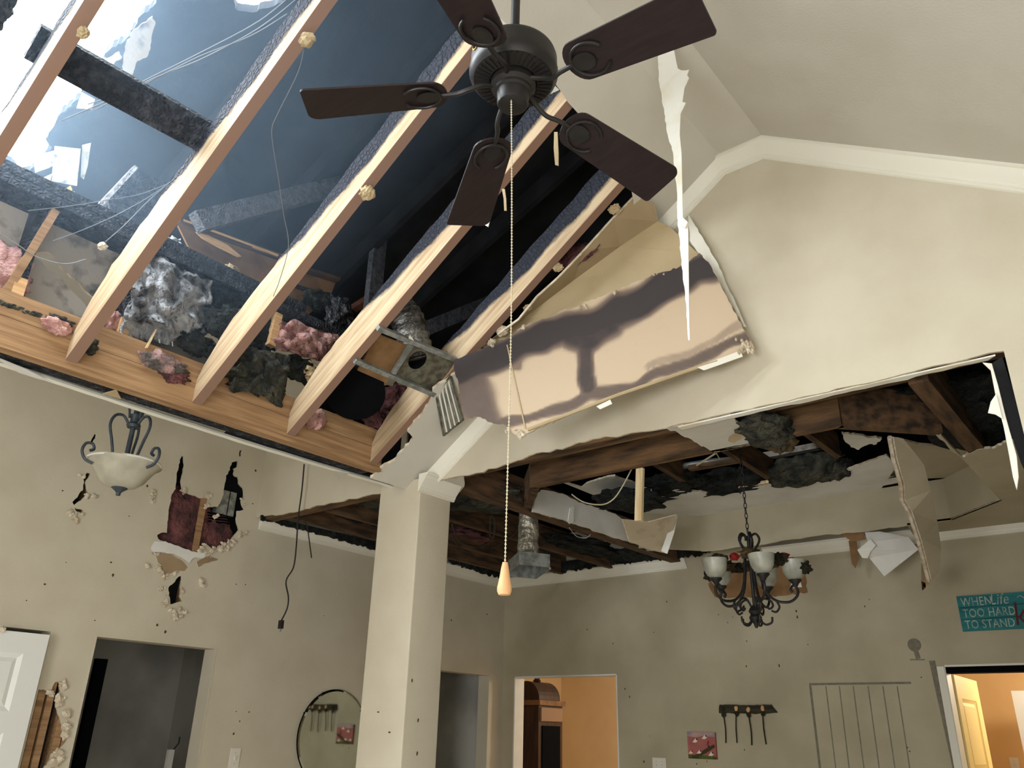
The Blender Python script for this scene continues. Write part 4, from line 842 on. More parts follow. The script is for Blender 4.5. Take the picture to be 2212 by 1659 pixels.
# ------------------------------------------------------------------ chandelier of the dining room
CX, CY = -1.915, 4.52
chd = thing('chandelier', 'black wrought-iron chandelier with five upturned frosted glass shades', 'chandelier', (CX, CY, 2.17))
C0 = Vector((CX, CY, 0))
MB().tube([(CX, CY, 2.24), (CX, CY, 2.70)], .010, 12).build('stem', IRON, chd, True)
MB().lathe([(0, 2.175), (.008, 2.178), (.014, 2.20), (.03, 2.215), (.036, 2.235), (.026, 2.25), (.036, 2.268), (.028, 2.285), (.014, 2.30), (0, 2.31)], (CX, CY, 0), 20).build('hub', IRON, chd, True)
MB().lathe([(0, 2.565), (.02, 2.57), (.034, 2.59), (.02, 2.61), (0, 2.62)], (CX, CY, 0), 16).build('upper_hub', IRON, chd, True)
for k in range(5):
    a = math.radians(20 + 72 * k); R_ = Vector((math.cos(a), math.sin(a), 0)); P = lambda r, z: C0 + R_ * r + Vector((0, 0, z))
    am = MB().tube(spline([P(.035, 2.58), P(.045, 2.48), P(.07, 2.38), P(.12, 2.325), P(.19, 2.315), P(.235, 2.345), P(.242, 2.385), P(.222, 2.405), P(.205, 2.385), P(.215, 2.368)], 7), .0075, 8).build('arm', IRON, chd, True)
    MB().tube(spline([P(.02, 2.29), P(.05, 2.335), P(.09, 2.325), P(.10, 2.295), P(.08, 2.28), P(.068, 2.295)], 6), .006, 8).build('inner_scroll', IRON, am, True)
    MB().tube(spline([P(.12, 2.325), P(.135, 2.29), P(.115, 2.262), P(.09, 2.27)], 6), .006, 8).build('lower_scroll', IRON, am, True)
    MB().tube(spline([P(.02, 2.225), P(.05, 2.195), P(.085, 2.205), P(.09, 2.235)], 6), .006, 8).build('foot_scroll', IRON, chd, True)
    MB().tube(spline([P(.015, 2.60), P(.05, 2.645), P(.062, 2.68), P(.045, 2.71), P(.02, 2.70), P(.018, 2.675)], 6), .007, 8).build('top_scroll', IRON, chd, True)
    c = P(.235, 0)
    MB().lathe([(0, 2.398), (.010, 2.40), (.018, 2.414), (.034, 2.430), (.036, 2.437), (0, 2.437)], c, 18).build('cup', IRON, am, True)
    MB().lathe([(.024, 2.436), (.046, 2.452), (.062, 2.482), (.068, 2.515), (.073, 2.545), (.070, 2.545), (.064, 2.515), (.058, 2.484), (.042, 2.456), (.02, 2.44)], c, 28, (0, 0, 1), 0, lambda an, i: 1 + (.03 * math.sin(5 * an) if i in (4, 5) else 0)).build('glass_shade', FROST, am, True)
# chain
z = 2.71; k = 0
while z < 3.28:
    ax = Vector((1, 0, 0)) if k % 2 else Vector((0, 1, 0)); cz = z + .018
    MB().tube([Vector((CX, CY, cz)) + ax * .008 * math.cos(t) + Vector((0, 0, 1)) * .019 * math.sin(t) for t in [2 * math.pi * q / 12 for q in range(12)]], .0028, 5, closed=True).build('chain_link', IRON, chd, True)
    z += .031; k += 1
for k in range(7):
    MB().tube([Vector((CX - .02 + .006 * (k % 3), CY, 2.98 + .022 * k)) + Vector((0, 1, 0)) * .010 * math.cos(t) + Vector((.3, 0, 1)) * .018 * math.sin(t) for t in [2 * math.pi * q / 12 for q in range(12)]], .0028, 5, closed=True).build('bunched_link', IRON, chd, True)
MB().lathe([(0, 3.26), (.06, 3.27), (.065, 3.33), (.05, 3.36), (0, 3.36)], (CX, CY, 0), 20).build('junction_box', BLACK, chd, True)
gar = thing('garland', 'dry brown garland with red flowers draped round the chandelier', 'garland', (CX, CY, 2.5))
rnd = random.Random(9)
for k in range(16):
    a = 2 * math.pi * k / 16; r = .13 + .09 * rnd.random(); zc = 2.535 + .03 * rnd.random()
    if k in (3, 4, 11, 12): continue
    MB().blob((CX + r * math.cos(a), CY + r * math.sin(a), zc), (.05, .05, .028), 3, .6, 3, k, fine=.35).build('dry_sprig', GARL if k % 3 else OLIVE, gar)
MB().blob((CX + .17, CY + .07, 2.575), (.035, .03, .02), 2, .6, 3, 55).build('red_flower', REDFL, gar)
MB().blob((CX - .08, CY - .04, 2.58), (.03, .03, .025), 2, .6, 3, 56).build('red_flower', REDFL, gar)
for (dx, dy) in ((.28, .08), (-.27, .02)): MB().blob((CX + dx, CY + dy, 2.50), (.035, .035, .035), 3, .5, 3, dx * 90, fine=.4).build('green_tuft', OLIVE, gar)
# ------------------------------------------------------------------ hanging drywall below the last rafter
def hang_y(px): return 2.60 + (px - 975) / (1625 - 975) * .47
PAN = [(978, 778), (1045, 752), (1095, 730), (1132, 702), (1180, 688), (1215, 670), (1250, 662), (1262, 652), (1300, 640), (1345, 620), (1400, 600), (1412, 590), (1440, 586), (1480, 572), (1510, 546), (1530, 566), (1570, 640), (1606, 712), (1622, 735), (1628, 752), (1600, 765), (1560, 778), (1500, 797), (1420, 825), (1330, 856), (1240, 890), (1150, 932), (1125, 940), (1108, 936), (1092, 918), (1060, 912), (1030, 900), (1005, 906), (997, 880), (992, 840), (982, 800)]
PANJ = jag(PAN, 8, 2.0, 41)
def stain(x, y):
    strokes = [([(985, 800), (1030, 785), (1095, 760), (1180, 722), (1262, 700), (1330, 680), (1420, 628), (1500, 584), (1545, 572)], 33, .97), ([(1005, 800), (1022, 850), (1040, 900)], 44, .66),
               ([(1240, 705), (1262, 740), (1266, 790), (1262, 815), (1272, 842)], 17, .85), ([(1225, 712), (1262, 728), (1310, 700)], 34, .9),
               ([(1040, 912), (1130, 908), (1215, 880), (1275, 856), (1350, 836), (1450, 797), (1545, 758), (1612, 724)], 12, .66), ([(1140, 745), (1120, 775), (1112, 790)], 12, .45), ([(1400, 790), (1500, 760), (1560, 720), (1600, 700)], 9, .25)]
    p = Vector((x, y)); w = Vector((noise.noise(Vector((x * .02, y * .02, 0))), noise.noise(Vector((x * .02, y * .02, 9))))) * 14; p = p + w * .8
    v = 0
    for pts, r, I in strokes:
        dmin = 1e9
        for a, b in zip(pts, pts[1:]):
            a, b = Vector(a), Vector(b); t = max(0, min(1, (p - a).dot(b - a) / (b - a).length_squared)); dmin = min(dmin, (p - a - (b - a) * t).length)
        q = max(0, min(1, (1.35 * r - dmin) / (.75 * r))); v = max(v, I * q * q * (3 - 2 * q))
    return v
from mathutils.geometry import delaunay_2d_cdt
def stained_mat():
    m = bpy.data.materials.new('smoke_stained_paper'); m.use_nodes = True; nt = m.node_tree; N = nt.nodes; L = nt.links; B = N['Principled BSDF']
    at = N.new('ShaderNodeAttribute'); at.attribute_name = 'stain'
    tc = N.new('ShaderNodeTexCoord'); nz = N.new('ShaderNodeTexNoise'); nz.inputs['Scale'].default_value = 14; nz.inputs['Detail'].default_value = 5; L.new(tc.outputs['Object'], nz.inputs[0])
    ad = N.new('ShaderNodeMath'); ad.operation = 'MULTIPLY_ADD'; L.new(nz.outputs[0], ad.inputs[0]); ad.inputs[1].default_value = .16; L.new(at.outputs['Fac'], ad.inputs[2])
    r = N.new('ShaderNodeValToRGB'); e = r.color_ramp.elements; e[0].position = .10; e[0].color = lin(204, 184, 158); e[1].position = 1.0; e[1].color = lin(62, 56, 58)
    n = r.color_ramp.elements.new(.5); n.color = lin(132, 114, 102); L.new(ad.outputs[0], r.inputs[0]); L.new(r.outputs[0], B.inputs['Base Color']); B.inputs['Roughness'].default_value = .8; return m
STAINED = stained_mat()
ymin, ymax = 540, 945
inner = []
def inside(x, y, P):
    c = False; j = len(P) - 1
    for i in range(len(P)):
        (a, b), (d, e) = P[i], P[j]
        if (b > y) != (e > y) and x < (d - a) * (y - b) / (e - b) + a: c = not c
        j = i
    return c
for gx in range(980, 1630, 6):
    for gy in range(545, 942, 6):
        if inside(gx, gy, PANJ): inner.append((gx + .01, gy + .02))
vs2, _, fs2, *_r2 = delaunay_2d_cdt([Vector(p) for p in PANJ] + [Vector(p) for p in inner], [], [list(range(len(PANJ)))], 1, 1e-5)
ph = thing('hanging_drywall', 'torn drywall sheet with a tree-shaped smoke stain hanging below the last rafter', 'drywall', (-1.9, 2.9, 3.2))
m = MB().add([aty(v.x, v.y, hang_y(v.x)) for v in vs2], [tuple(f) for f in fs2])
face = m.build('stained_face', STAINED, ph)
at_ = face.data.attributes.new('stain', 'FLOAT', 'POINT'); at_.data.foreach_set('value', [stain(v.x, v.y) for v in vs2])
m = MB().slab([aty(x, y, hang_y(x)) + Vector((.001, .0015, 0)) for x, y in PANJ], [], (-.004, .012, .003), 0, 1); m.build('board', [TANB, GYPS], ph)
def strip(name, pts, w, mt, par, dz=0.0):
    m = MB()
    for a, b in zip(pts, pts[1:]): m.bar(a, b, .006, w, (0, 0, 1))
    return m.build(name, mt, par)
bp = [aty(x, y, hang_y(x) - .006) for x, y in [(1140, 928), (1240, 890), (1330, 855), (1420, 824), (1500, 796), (1550, 780)]]
m = MB().tube(spline(bp, 4), .008, 6); m.build('bent_bead', TANB, ph)
m = MB().slab([aty(x, y, hang_y(x) - .012) for x, y in [(1505, 793), (1600, 757), (1604, 770), (1520, 800)]], [], (0, .004, 0)); m.build('peeled_trim', TRIM, ph)
m = MB().slab([aty(x, y, hang_y(x) - .012) for x, y in [(1288, 878), (1318, 863), (1322, 872), (1296, 884)]], [], (0, .004, 0)); m.build('peeled_trim', TRIM, ph)
m = MB().slab([aty(x, y, hang_y(x) - .004) for x, y in [(1094, 745), (1096, 744), (1136, 925), (1133, 926)]], [], (0, .002, 0)); m.build('tape_joint', TANB, ph)
m = MB().slab([aty(x, y, 3.09) for x, y in jag([(1486, 462), (1496, 478), (1545, 560), (1604, 690), (1612, 705), (1606, 706), (1560, 620), (1520, 560), (1490, 520)], 10, 1.5, 3)], [], (0, .008, 0)); m.build('edge_strip', TRIM, ph)
crumbs('gypsum_crumb', [(1612, 742), (1605, 750), (1618, 752), (1600, 738), (1110, 935), (1125, 940), (1095, 930)], 40, 5, .011, 8, GYPS, ph, lambda x, y: aty(x, y, hang_y(x) - .012))
crumbs('gypsum_crumb', [(1250, 660), (1262, 660), (1330, 632), (1415, 592), (1430, 588), (1180, 695), (1060, 740), (1130, 705)], 26, 3, .009, 9, GYPS, ph, lambda x, y: aty(x, y, hang_y(x) - .010))
# folded tan sheet behind it
fs_ = thing('folded_drywall', 'folded tan drywall sheet hanging between the last rafter and the gable wall', 'drywall', (-1.9, 2.95, 3.5))
t1 = [(1376, 418, 2.86), (1412, 440, 2.93), (1421, 478, 3.0), (1340, 532, 2.98), (1240, 605, 2.94), (1130, 688, 2.88), (1040, 748, 2.78), (1075, 722, 2.77), (1120, 690, 2.78), (1160, 640, 2.80), (1205, 600, 2.80), (1262, 540, 2.82), (1325, 470, 2.84)]
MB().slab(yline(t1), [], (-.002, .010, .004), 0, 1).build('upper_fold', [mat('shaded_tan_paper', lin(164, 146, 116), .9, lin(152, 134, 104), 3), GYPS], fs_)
t2 = [(1421, 478, 3.0), (1445, 488, 3.05), (1500, 540, 3.11), (1512, 550, 3.12), (1480, 600, 3.11), (1300, 700, 3.05), (1120, 760, 2.95), (1040, 750, 2.80), (1130, 688, 2.88), (1240, 605, 2.94), (1340, 532, 2.98)]
MB().slab(yline(t2), [], (-.002, .010, .004), 0, 1).build('lower_fold', [TANB, GYPS], fs_)
MB().tube(yline(t1[:1] + t1[:6:-1]), .006, 6).build('torn_edge', GYPS, fs_)
# cavity with dark pink insulation beside the rafter
o = MB().blob(ats(1235, 555, .07), (.15, .012, .06), 4, .3, 2.5, 71, fine=.15).build('insulation_batt', PINKD, None, 'all'); tag(o, 'dark pink insulation strip between the last rafter and the folded sheet', 'insulation')
# plaster lumps
def lump(px, off, r, label, mt=TANB, put=ats):
    p = put(*px, off); o = MB().blob(p, (r, r * .8, r * .75), 3, .45, 2.5, px[0], fine=.18).build('plaster_lump', mt); return tag(o, label, 'plaster')
lump((664, 86), -.012, .030, 'plaster lump high on the rafter at the top of the thin wire')
lump((793, 416), -.012, .036, 'large plaster lump under the rafter behind the left fan blade')
lump((1327, 452), -.010, .030, 'plaster lump near the right fan blade tip on the last rafter')
lump((1205, 578), -.010, .026, 'round plaster lump halfway along the last rafter')
lump((1140, 665), -.010, .022, 'small plaster lump above the top edge of the stained sheet')
lump((1085, 715), -.010, .034, 'crumbled plaster lump at the corner of the stained sheet', GYPS)
lump((180, 70), -.010, .022, 'plaster lump on the rafter in front of the white sky')
lump((1062, 740), -.012, .022, 'pale plaster crumb beside the pull chain at the stained sheet', GYPS)
# paper strips
def pstrip(pts_l, pts_r, Y, label, mt=WHITEP, seed=1):
    o = MB().slab([aty(x, y, Y) for x, y in pts_l + pts_r[::-1]], [], (0, .003, 0)).build('paper_strip', mt); return tag(o, label, 'paper')
PLs = [(1424, 95), (1421, 130), (1424, 180), (1435, 245), (1442, 290), (1454, 330), (1462, 410), (1463, 470), (1470, 545), (1480, 640), (1487, 735)]
PRs = [(1452, 86), (1460, 130), (1464, 148), (1472, 152), (1482, 152), (1488, 150), (1484, 162), (1488, 168), (1478, 190), (1474, 220), (1481, 222), (1470, 245), (1468, 290), (1472, 330), (1475, 470), (1486, 480), (1487, 560), (1488, 660), (1490, 735)]
o = MB().slab([aty(x, y, 2.305) for x, y in jag(PLs, 9, 1.2, 2, closed=False) + PRs[::-1]], [], (0, .003, 0)).build('paper_strip', WHITEP); tag(o, 'long white paper strip hanging from the ridge in front of the gable wall', 'paper')
o = MB().slab([aty(x, y, 2.29) for x, y in [(1464, 478), (1485, 480), (1480, 492), (1468, 488)]], [], (0, .003, 0)).build('paper_knot', WHITEP, o)
pstrip([(1197, 285), (1196, 320), (1199, 356)], [(1204, 285), (1206, 330), (1206, 358)], 2.16, 'short pale paper strip hanging right of the pull chain', TANB)
pstrip([(1084, 408), (1088, 430), (1089, 455)], [(1090, 408), (1093, 430), (1094, 455)], 2.16, 'small tan paper strip hanging left of the pull chain', TANB)
pstrip([(1056, 445), (1048, 470), (1045, 485)], [(1064, 450), (1058, 475), (1054, 490)], 2.16, 'white paper scrap at the tip of the lower fan blade', WHITEP)
# ------------------------------------------------------------------ steel register frame and grille, ducts
fr = thing('register_frame', 'galvanised register frame between the last two rafters', 'register frame', ats(870, 780, 0))
nS = Vector((-SL, 0, 1)).normalized()
def sbar(a, b, w, h, name, mt=STEEL, o1=-.012, par=fr): return MB().bar(ats(*a, o1), ats(*b, o1), w, h, nS).build(name, mt, par)
sbar((816, 708), (984, 776), .024, .024, 'rail'); sbar((766, 778), (938, 852), .024, .024, 'rail'); sbar((888, 744), (850, 806), .022, .020, 'cross_bar')
MB().slab([ats(x, y, -.02) for x, y in [(878, 742), (886, 724), (899, 742)]], [], nS * .003).build('bent_tab', WHITEP, fr)
outer = [ats(x, y, .012) for x, y in [(893, 748), (978, 780), (942, 852), (856, 812)]]
hc = ats(902, 778, .012); ua = (outer[1] - outer[0]).normalized(); ub = (outer[3] - outer[0]).normalized()
ring = [hc + ua * .050 * math.cos(t) + ub * .056 * math.sin(t) for t in [2 * math.pi * k / 28 for k in range(28)]]
MB().slab(outer, [ring], nS * .002).build('boot_plate', DUSTST, fr)
MB().slab([outer[1], outer[2], outer[2] + nS * .09, outer[1] + nS * .09], [], ua * .002).build('boot_side', DUSTST, fr); MB().slab([outer[2], outer[3], outer[3] + nS * .09, outer[2] + nS * .09], [], ub * .002).build('boot_side', STEEL, fr)
MB().tube([hc, hc + nS * .05], .056, 28, cap=False).build('collar', BLACK, fr); MB().lathe([(0, .05), (.056, .05)], hc, 28, nS).build('collar_dark', BLACK, fr)
fl = spline([ats(905, 780, .10), ats(892, 730, .22), ats(880, 690, .34), ats(862, 668, .42)], 10)
o = MB().tube(fl, [.085 + .006 * math.sin(i * 2.1) for i in range(len(fl))], 26).build('flexible_duct', FOIL, None, True); o.data.materials[0] = mat('sooty_foil_duct', lin(126, 122, 116), .45, lin(62, 60, 58), 12, .4, .6, metal=.5, bump=1, bs=30, bdist=.03); tag(o, 'sooty ribbed flexible duct rising behind the register frame', 'duct')
o = MB().slab([ats(x, y, .07) for x, y in [(812, 720), (892, 752), (850, 800), (835, 828), (772, 800), (790, 770)]], [], nS * .01).build('brown_panel', CARDB); tag(o, 'brown panel above the register frame next to the rafter', 'board')
gr = thing('air_register', 'louvred white-grey air register hanging at the corner of the stained sheet', 'air register', ats(965, 880, -.03))
A0, A1, A2, A3 = [ats(x, y, o_) for x, y, o_ in [(941, 850, -.01), (974, 812, -.015), (1001, 906, -.06), (958, 941, -.055)]]
ng = (A1 - A0).cross(A3 - A0).normalized()
for a, b in ((A0, A1), (A1, A2), (A2, A3), (A3, A0)): MB().bar(a, b, .010, .008, ng).build('frame_bar', GREYB if False else DUSTST, gr)
for k in range(9):
    t = (k + .7) / 9.6; MB().bar(A0.lerp(A1, t), A3.lerp(A2, t), .009, .003, (ng + (A1 - A0).normalized() * .6).normalized()).build('louvre', TRIM if k % 2 else STEEL, gr)
bd = ats(768, 852, .10); axd = (CAM - bd).normalized() * .75 + Vector((0, 0, -.5)); axd.normalize()
o = MB().lathe([(0, .0), (.142, .0), (.150, -.006), (.150, -.02), (.142, -.03), (.140, -.30), (0, -.30)], bd, 48, axd).build('round_duct', BLACK, None, True); tag(o, 'large round black duct end between the last two rafters', 'duct')

# ------------------------------------------------------------------ things in the burnt attic edge
XK = -3.27
def kblob(name, px, rad, mt, label, seed, X=XK, sub=4, amp=.5, cat='insulation', fine=.25, freq=2.4):
    p = atx(*px, X); o = MB().blob(p, rad, sub, amp, freq, seed, fine=fine, ff=7).build(name, mt, None, 'all'); return tag(o, label, cat)
# big ash-grey batt: crumpled sheet
def crumple(name, pxs, X, depth, mt, label, seed, n=26, cat='insulation', wave=.05):
    (ax_, ay_), (bx_, by_), (cx_, cy_), (dx_, dy_) = pxs; vs = []; rnd = random.Random(seed)
    for i in range(n + 1):
        for j in range(n + 1):
            u, v = i / n, j / n
            x = (ax_ * (1 - u) + bx_ * u) * (1 - v) + (dx_ * (1 - u) + cx_ * u) * v; y = (ay_ * (1 - u) + by_ * u) * (1 - v) + (dy_ * (1 - u) + cy_ * u) * v
            e = min(u, 1 - u, v, 1 - v)
            x += 14 * noise.noise(Vector((u * 5, v * 5, seed))) ; y += 14 * noise.noise(Vector((u * 5, v * 5, seed + 7)))
            q = noise.noise(Vector((u * 6, v * 6, seed + 3))) * wave + noise.noise(Vector((u * 15, v * 15, seed + 5))) * wave * .5
            bulge = depth * math.sin(math.pi * u) * math.sin(math.pi * v)
            vs.append(atx(x, y, X + bulge + q))
    fs = [(i * (n + 1) + j, (i + 1) * (n + 1) + j, (i + 1) * (n + 1) + j + 1, i * (n + 1) + j + 1) for i in range(n) for j in range(n)]
    o = MB().add(vs, fs).build(name, mt, None, 'all'); so = o.modifiers.new('thickness', 'SOLIDIFY'); so.thickness = .012; return tag(o, label, cat)
crumple('insulation_batt', [(302, 538), (455, 605), (442, 748), (262, 728)], -3.27, .07, ASH, 'large ash-grey crumpled batt between the second and third rafters', 3, wave=.09)
crumple('insulation_batt', [(345, 512), (388, 520), (382, 580), (330, 572)], -3.33, .03, ASH, 'small grey ash tuft above the large crumpled batt', 4, 12)
crumple('insulation_batt', [(508, 742), (628, 768), (612, 878), (470, 822)], -3.225, .05, DARKF, 'matted burnt batt hanging over the header between third and fourth rafters', 5, wave=.05)
crumple('insulation_batt', [(605, 692), (728, 722), (705, 785), (592, 752)], -3.28, .05, PINK, 'pink and cream batt torn open between third and fourth rafters', 6, wave=.06)
kblob('insulation_tuft', (655, 742), (.04, .10, .035), CREAMF, 'cream insulation fringe on the torn pink batt', 17)
kblob('insulation_tuft', (672, 805), (.03, .05, .05), CREAMF, 'cream insulation crumb below the torn pink batt', 18, -3.24)
kblob('insulation_tuft', (122, 706), (.03, .055, .03), PINK, 'bright pink insulation lump on the header at left', 19, -3.235)
kblob('insulation_tuft', (132, 692), (.02, .05, .015), DARKF, 'grey crumbs on top of the pink lump at left', 20, -3.235)
kblob('insulation_tuft', (12, 590), (.04, .09, .12), PINK, 'pink batt at the left frame edge beside the leaning stud', 21, -3.36)
kblob('insulation_tuft', (240, 690), (.03, .05, .05), PINK, 'pink insulation behind the second rafter', 22, -3.34)
kblob('insulation_tuft', (352, 785), (.035, .10, .045), mat('grey_pink_fibre', lin(186, 150, 146), .95, lin(90, 84, 80), 14, .4, .6, bump=1, bs=40, bdist=.03), 'grey and pink fluff lying on the header', 23, -3.232)
kblob('insulation_tuft', (375, 808), (.02, .07, .035), PINKD, 'dull pink scrap on the header right of the fluff', 24, -3.233)
kblob('burnt_debris', (490, 705), (.05, .10, .09), BLACKF, 'black charred debris clinging to the third rafter', 25, -3.2, cat='debris')
kblob('burnt_debris', (430, 745), (.03, .09, .05), BLACKF, 'black charred debris under the ash-grey batt', 26, -3.25, cat='debris')
kblob('burnt_debris', (735, 680), (.05, .09, .11), mat('melted_black_foil', lin(30, 32, 36), .3, lin(150, 152, 156), 16, .58, .72, bump=1, bs=36, bdist=.04, spec=.6), 'shiny melted black foil beside the fourth rafter', 27, -3.34, cat='debris')
kblob('burnt_debris', (650, 800), (.05, .10, .06), BLACKF, 'black charred mass below the torn pink batt', 28, -3.27, cat='debris')
kblob('insulation_tuft', (680, 905), (.03, .06, .05), PINK, 'pink scrap left of the round black duct', 29, -3.22)
kblob('insulation_tuft', (810, 905), (.03, .10, .05), PINKD, 'dusky pink fluff below the round black duct', 30, -3.24)
kblob('insulation_tuft', (855, 870), (.05, .10, .10), PINKD, 'dusky pink batt behind the last rafter foot', 31, -3.30)
kblob('insulation_tuft', (500, 585), (.02, .05, .03), CREAMF, 'yellowish tuft stuck to the brown sheathing', 32, -3.5)
kblob('ash_crumbs', (190, 745), (.015, .04, .035), DARKF, 'grey-green crumbs on the header beside the second rafter', 33, -3.235, cat='debris')
kblob('burnt_debris', (560, 720), (.04, .10, .10), BLACKF, 'black burnt wadding behind the third rafter foot', 34, -3.33, cat='debris')
kblob('burnt_debris', (590, 845), (.03, .07, .05), BLACKF, 'black burnt wadding below the matted batt', 35, -3.30, cat='debris')
kblob('burnt_debris', (470, 640), (.05, .12, .10), BLACKF, 'black burnt wadding right of the ash-grey batt', 36, -3.36, cat='debris')
kblob('burnt_debris', (690, 650), (.04, .10, .06), BLACKF, 'black burnt wadding above the torn pink batt', 37, -3.38, cat='debris')
# rests on the header ledge
m = MB(); rnd = random.Random(77)
for k in range(46):
    x = rnd.uniform(0, 150); y = 652 + .35 * x + rnd.uniform(-4, 4); m.blob(atx(x, y, -3.236), (.006, .012, .006), 1, .6, 2, k)
o = m.build('ash_line', DARKF); tag(o, 'line of grey ash crumbs along the header timbers', 'ash', kind='stuff')
# sheathing and boards beyond the knee wall
o = MB().slab([atx(x, y, -3.62) for x, y in [(385, 487), (470, 515), (600, 560), (728, 602), (714, 640), (690, 660), (640, 700), (520, 690), (440, 600)]], [], (-.012, 0, 0)).build('sheathing', CARDB); tag(o, 'brown scorched sheathing panel behind the third rafter', 'board')
o = MB().bar(atx(385, 478, -3.58), atx(612, 558, -3.58), .02, .05, (1, 0, 0)).build('split_board', JOIST); tag(o, 'dark split board along the top of the scorched sheathing', 'board')
o = MB().bar(atx(395, 476, -3.56), atx(600, 552, -3.56), .012, .012).build('split_board', WOOD); tag(o, 'bright splintered lath above the scorched sheathing', 'lath')
o = MB().bar(atx(612, 568, -3.57), atx(730, 605, -3.57), .02, .05, (1, 0, 0)).build('split_board', JOIST); tag(o, 'short dark board right of the third rafter', 'board')
o = MB().bar(atx(590, 600, -3.57), atx(700, 640, -3.57), .02, .02, (1, 0, 0)).build('split_board', CHAR); tag(o, 'thin charred strip across the scorched sheathing', 'board')
o = MB().slab([atx(x, y, -3.58) for x, y in [(422, 502), (450, 510), (490, 530), (520, 555), (512, 556), (470, 535), (435, 515)]], [], (.008, 0, 0)).build('split_board', WOOD); tag(o, 'pale splintered sliver on the scorched sheathing', 'lath')
o = MB().slab([atx(x, y, -3.5) for x, y in [(760, 668), (800, 642), (812, 650), (770, 675)]], [], (-.05, 0, .03), 0, 0).build('wood_block', mat('scorched_block', lin(120, 74, 56), .8, lin(80, 50, 40), 6)); tag(o, 'red-brown scorched block below the upright post', 'board')
o = MB().bar(atx(598, 680, -3.29), atx(582, 748, -3.29), .04, .05, (1, 0, 0)).build('short_stud', WOOD); tag(o, 'clean short stud left of the torn pink batt', 'post')
o = MB().bar(atx(336, 712, -3.23), atx(316, 752, -3.23), .006, .016, (1, 0, 0)).build('wood_splinter', SPLINT); tag(o, 'pale splinter below the ash-grey batt', 'splinter')
for i, (a, b) in enumerate((((344, 733), (345, 741)), ((372, 738), (373, 748)))):
    o = MB().tube([atx(*a, -3.20), atx(*b, -3.20)], .003, 6).build('nail', STEEL); tag(o, ('left shiny nail below the ash-grey batt', 'right shiny nail below the ash-grey batt')[i], 'nail')
# debris at the rim of the sky hole
def scrap(pts, label, mt=SHINGLE, sink=.02, cat='roofing'):
    o = MB().slab([atd(x, y) + Vector((0, 0, -sink)) for x, y in pts], [], (0, 0, .006), 0, 0).build('roofing_scrap', mt); return tag(o, label, cat)
scrap([(124, 297), (180, 303), (172, 382), (117, 371)], 'large pale roofing scrap at the lower rim of the sky hole', sink=.06)
scrap([(76, 325), (120, 314), (119, 346), (80, 360)], 'small pale roofing scrap left of the large one', sink=.04)
scrap([(34, 372), (84, 371), (82, 400), (60, 392)], 'pale roofing scrap lowest on the sky hole rim', sink=.04)
scrap([(85, 366), (120, 350), (112, 390), (92, 408), (84, 402)], 'torn roofing scrap under the small pale one', sink=.08)
scrap([(180, 305), (199, 300), (192, 350), (184, 378), (177, 372)], 'narrow roofing strip right of the large pale scrap', sink=.03)
scrap([(116, 374), (170, 386), (150, 415), (112, 405)], 'dark torn felt below the large pale scrap', GREYB, .09)
scrap([(178, 190), (208, 206), (202, 226), (168, 224)], 'little striped roofing scrap under the purlin', sink=.03)
m = [(338, 2), (345, 18), (336, 50), (334, 72), (326, 90), (306, 98), (298, 120), (286, 145), (272, 150), (268, 138), (276, 100), (282, 60), (300, 30)]
scrap(jag(m, 8, 2, 6), 'grey sagging felt curtain at the right rim of the sky hole', GREYB, .10)
scrap(jag([(224, 120), (262, 96), (268, 108), (240, 128), (232, 148)], 7, 2, 7), 'grey felt tatter beside the purlin', GREYB, .05)
o = MB().slab([atx(x, y, -3.5) for x, y in [(137, 412), (150, 402), (154, 410), (152, 425), (156, 440), (148, 434), (144, 420)]], [], (.01, 0, 0)).build('wood_splinter', WOOD); tag(o, 'bright orange splinter above the charred plate', 'splinter')
o = MB().bar(atx(198, 462, -3.55), atx(292, 362, -3.55), .02, .03, (1, 0, 0)).build('charred_stick', ASH); tag(o, 'ash-white edged stick leaning behind the second rafter', 'stick')
o = MB().slab([atx(x, y, -3.57) for x, y in [(200, 460), (235, 430), (225, 464)]], [], (-.02, 0, 0)).build('charred_board', ASH); tag(o, 'small ash-white triangular board end', 'board')
o = MB().slab([atx(x, y, -3.60) for x, y in [(235, 432), (292, 364), (380, 405), (360, 470), (240, 465)]], [], (-.02, 0, 0)).build('charred_board', CHAR); tag(o, 'black charred board behind the ash-white stick', 'board')
# wires
def wire(pts, put, r, mt, label): return cable('loose_wire', [put(x, y) for x, y in pts], r, mt, label, 'wire', 6, 5)
S0 = lambda x, y: ats(x, y, -.03); S5 = lambda x, y: ats(x, y, .35); K0 = lambda x, y: atx(x, y, -3.18)
wire([(656, 108), (642, 160), (600, 245), (587, 280), (592, 330), (602, 390), (612, 460), (623, 530), (604, 605), (590, 640)], S0, .0016, WIREG, 'thin pale wire hanging from the high plaster lump')
wire([(640, -20), (560, 45), (440, 110), (330, 165), (250, 205), (190, 225)], S5, .0018, WIREG, 'upper thin wire crossing the attic below the sky hole')
wire([(650, -10), (560, 60), (440, 125), (330, 170), (260, 205), (130, 262)], S5, .0018, WIREG, 'middle thin wire crossing the attic below the sky hole')
wire([(620, 30), (540, 78), (430, 122), (320, 178), (200, 240)], S5, .0018, WIREG, 'lower thin wire crossing the attic below the sky hole')
wire([(405, 365), (330, 425), (270, 485), (228, 522)], K0, .0018, WIREG, 'wire with a white lump at its end beside the second rafter')
wire([(395, 372), (330, 420), (250, 465), (170, 500), (115, 520)], K0, .0018, WIREG, 'wire drooping across the charred plate')
wire([(360, 398), (300, 420), (230, 432), (150, 445), (60, 455)], K0, .0018, WIREG, 'nearly level wire along the charred plate')
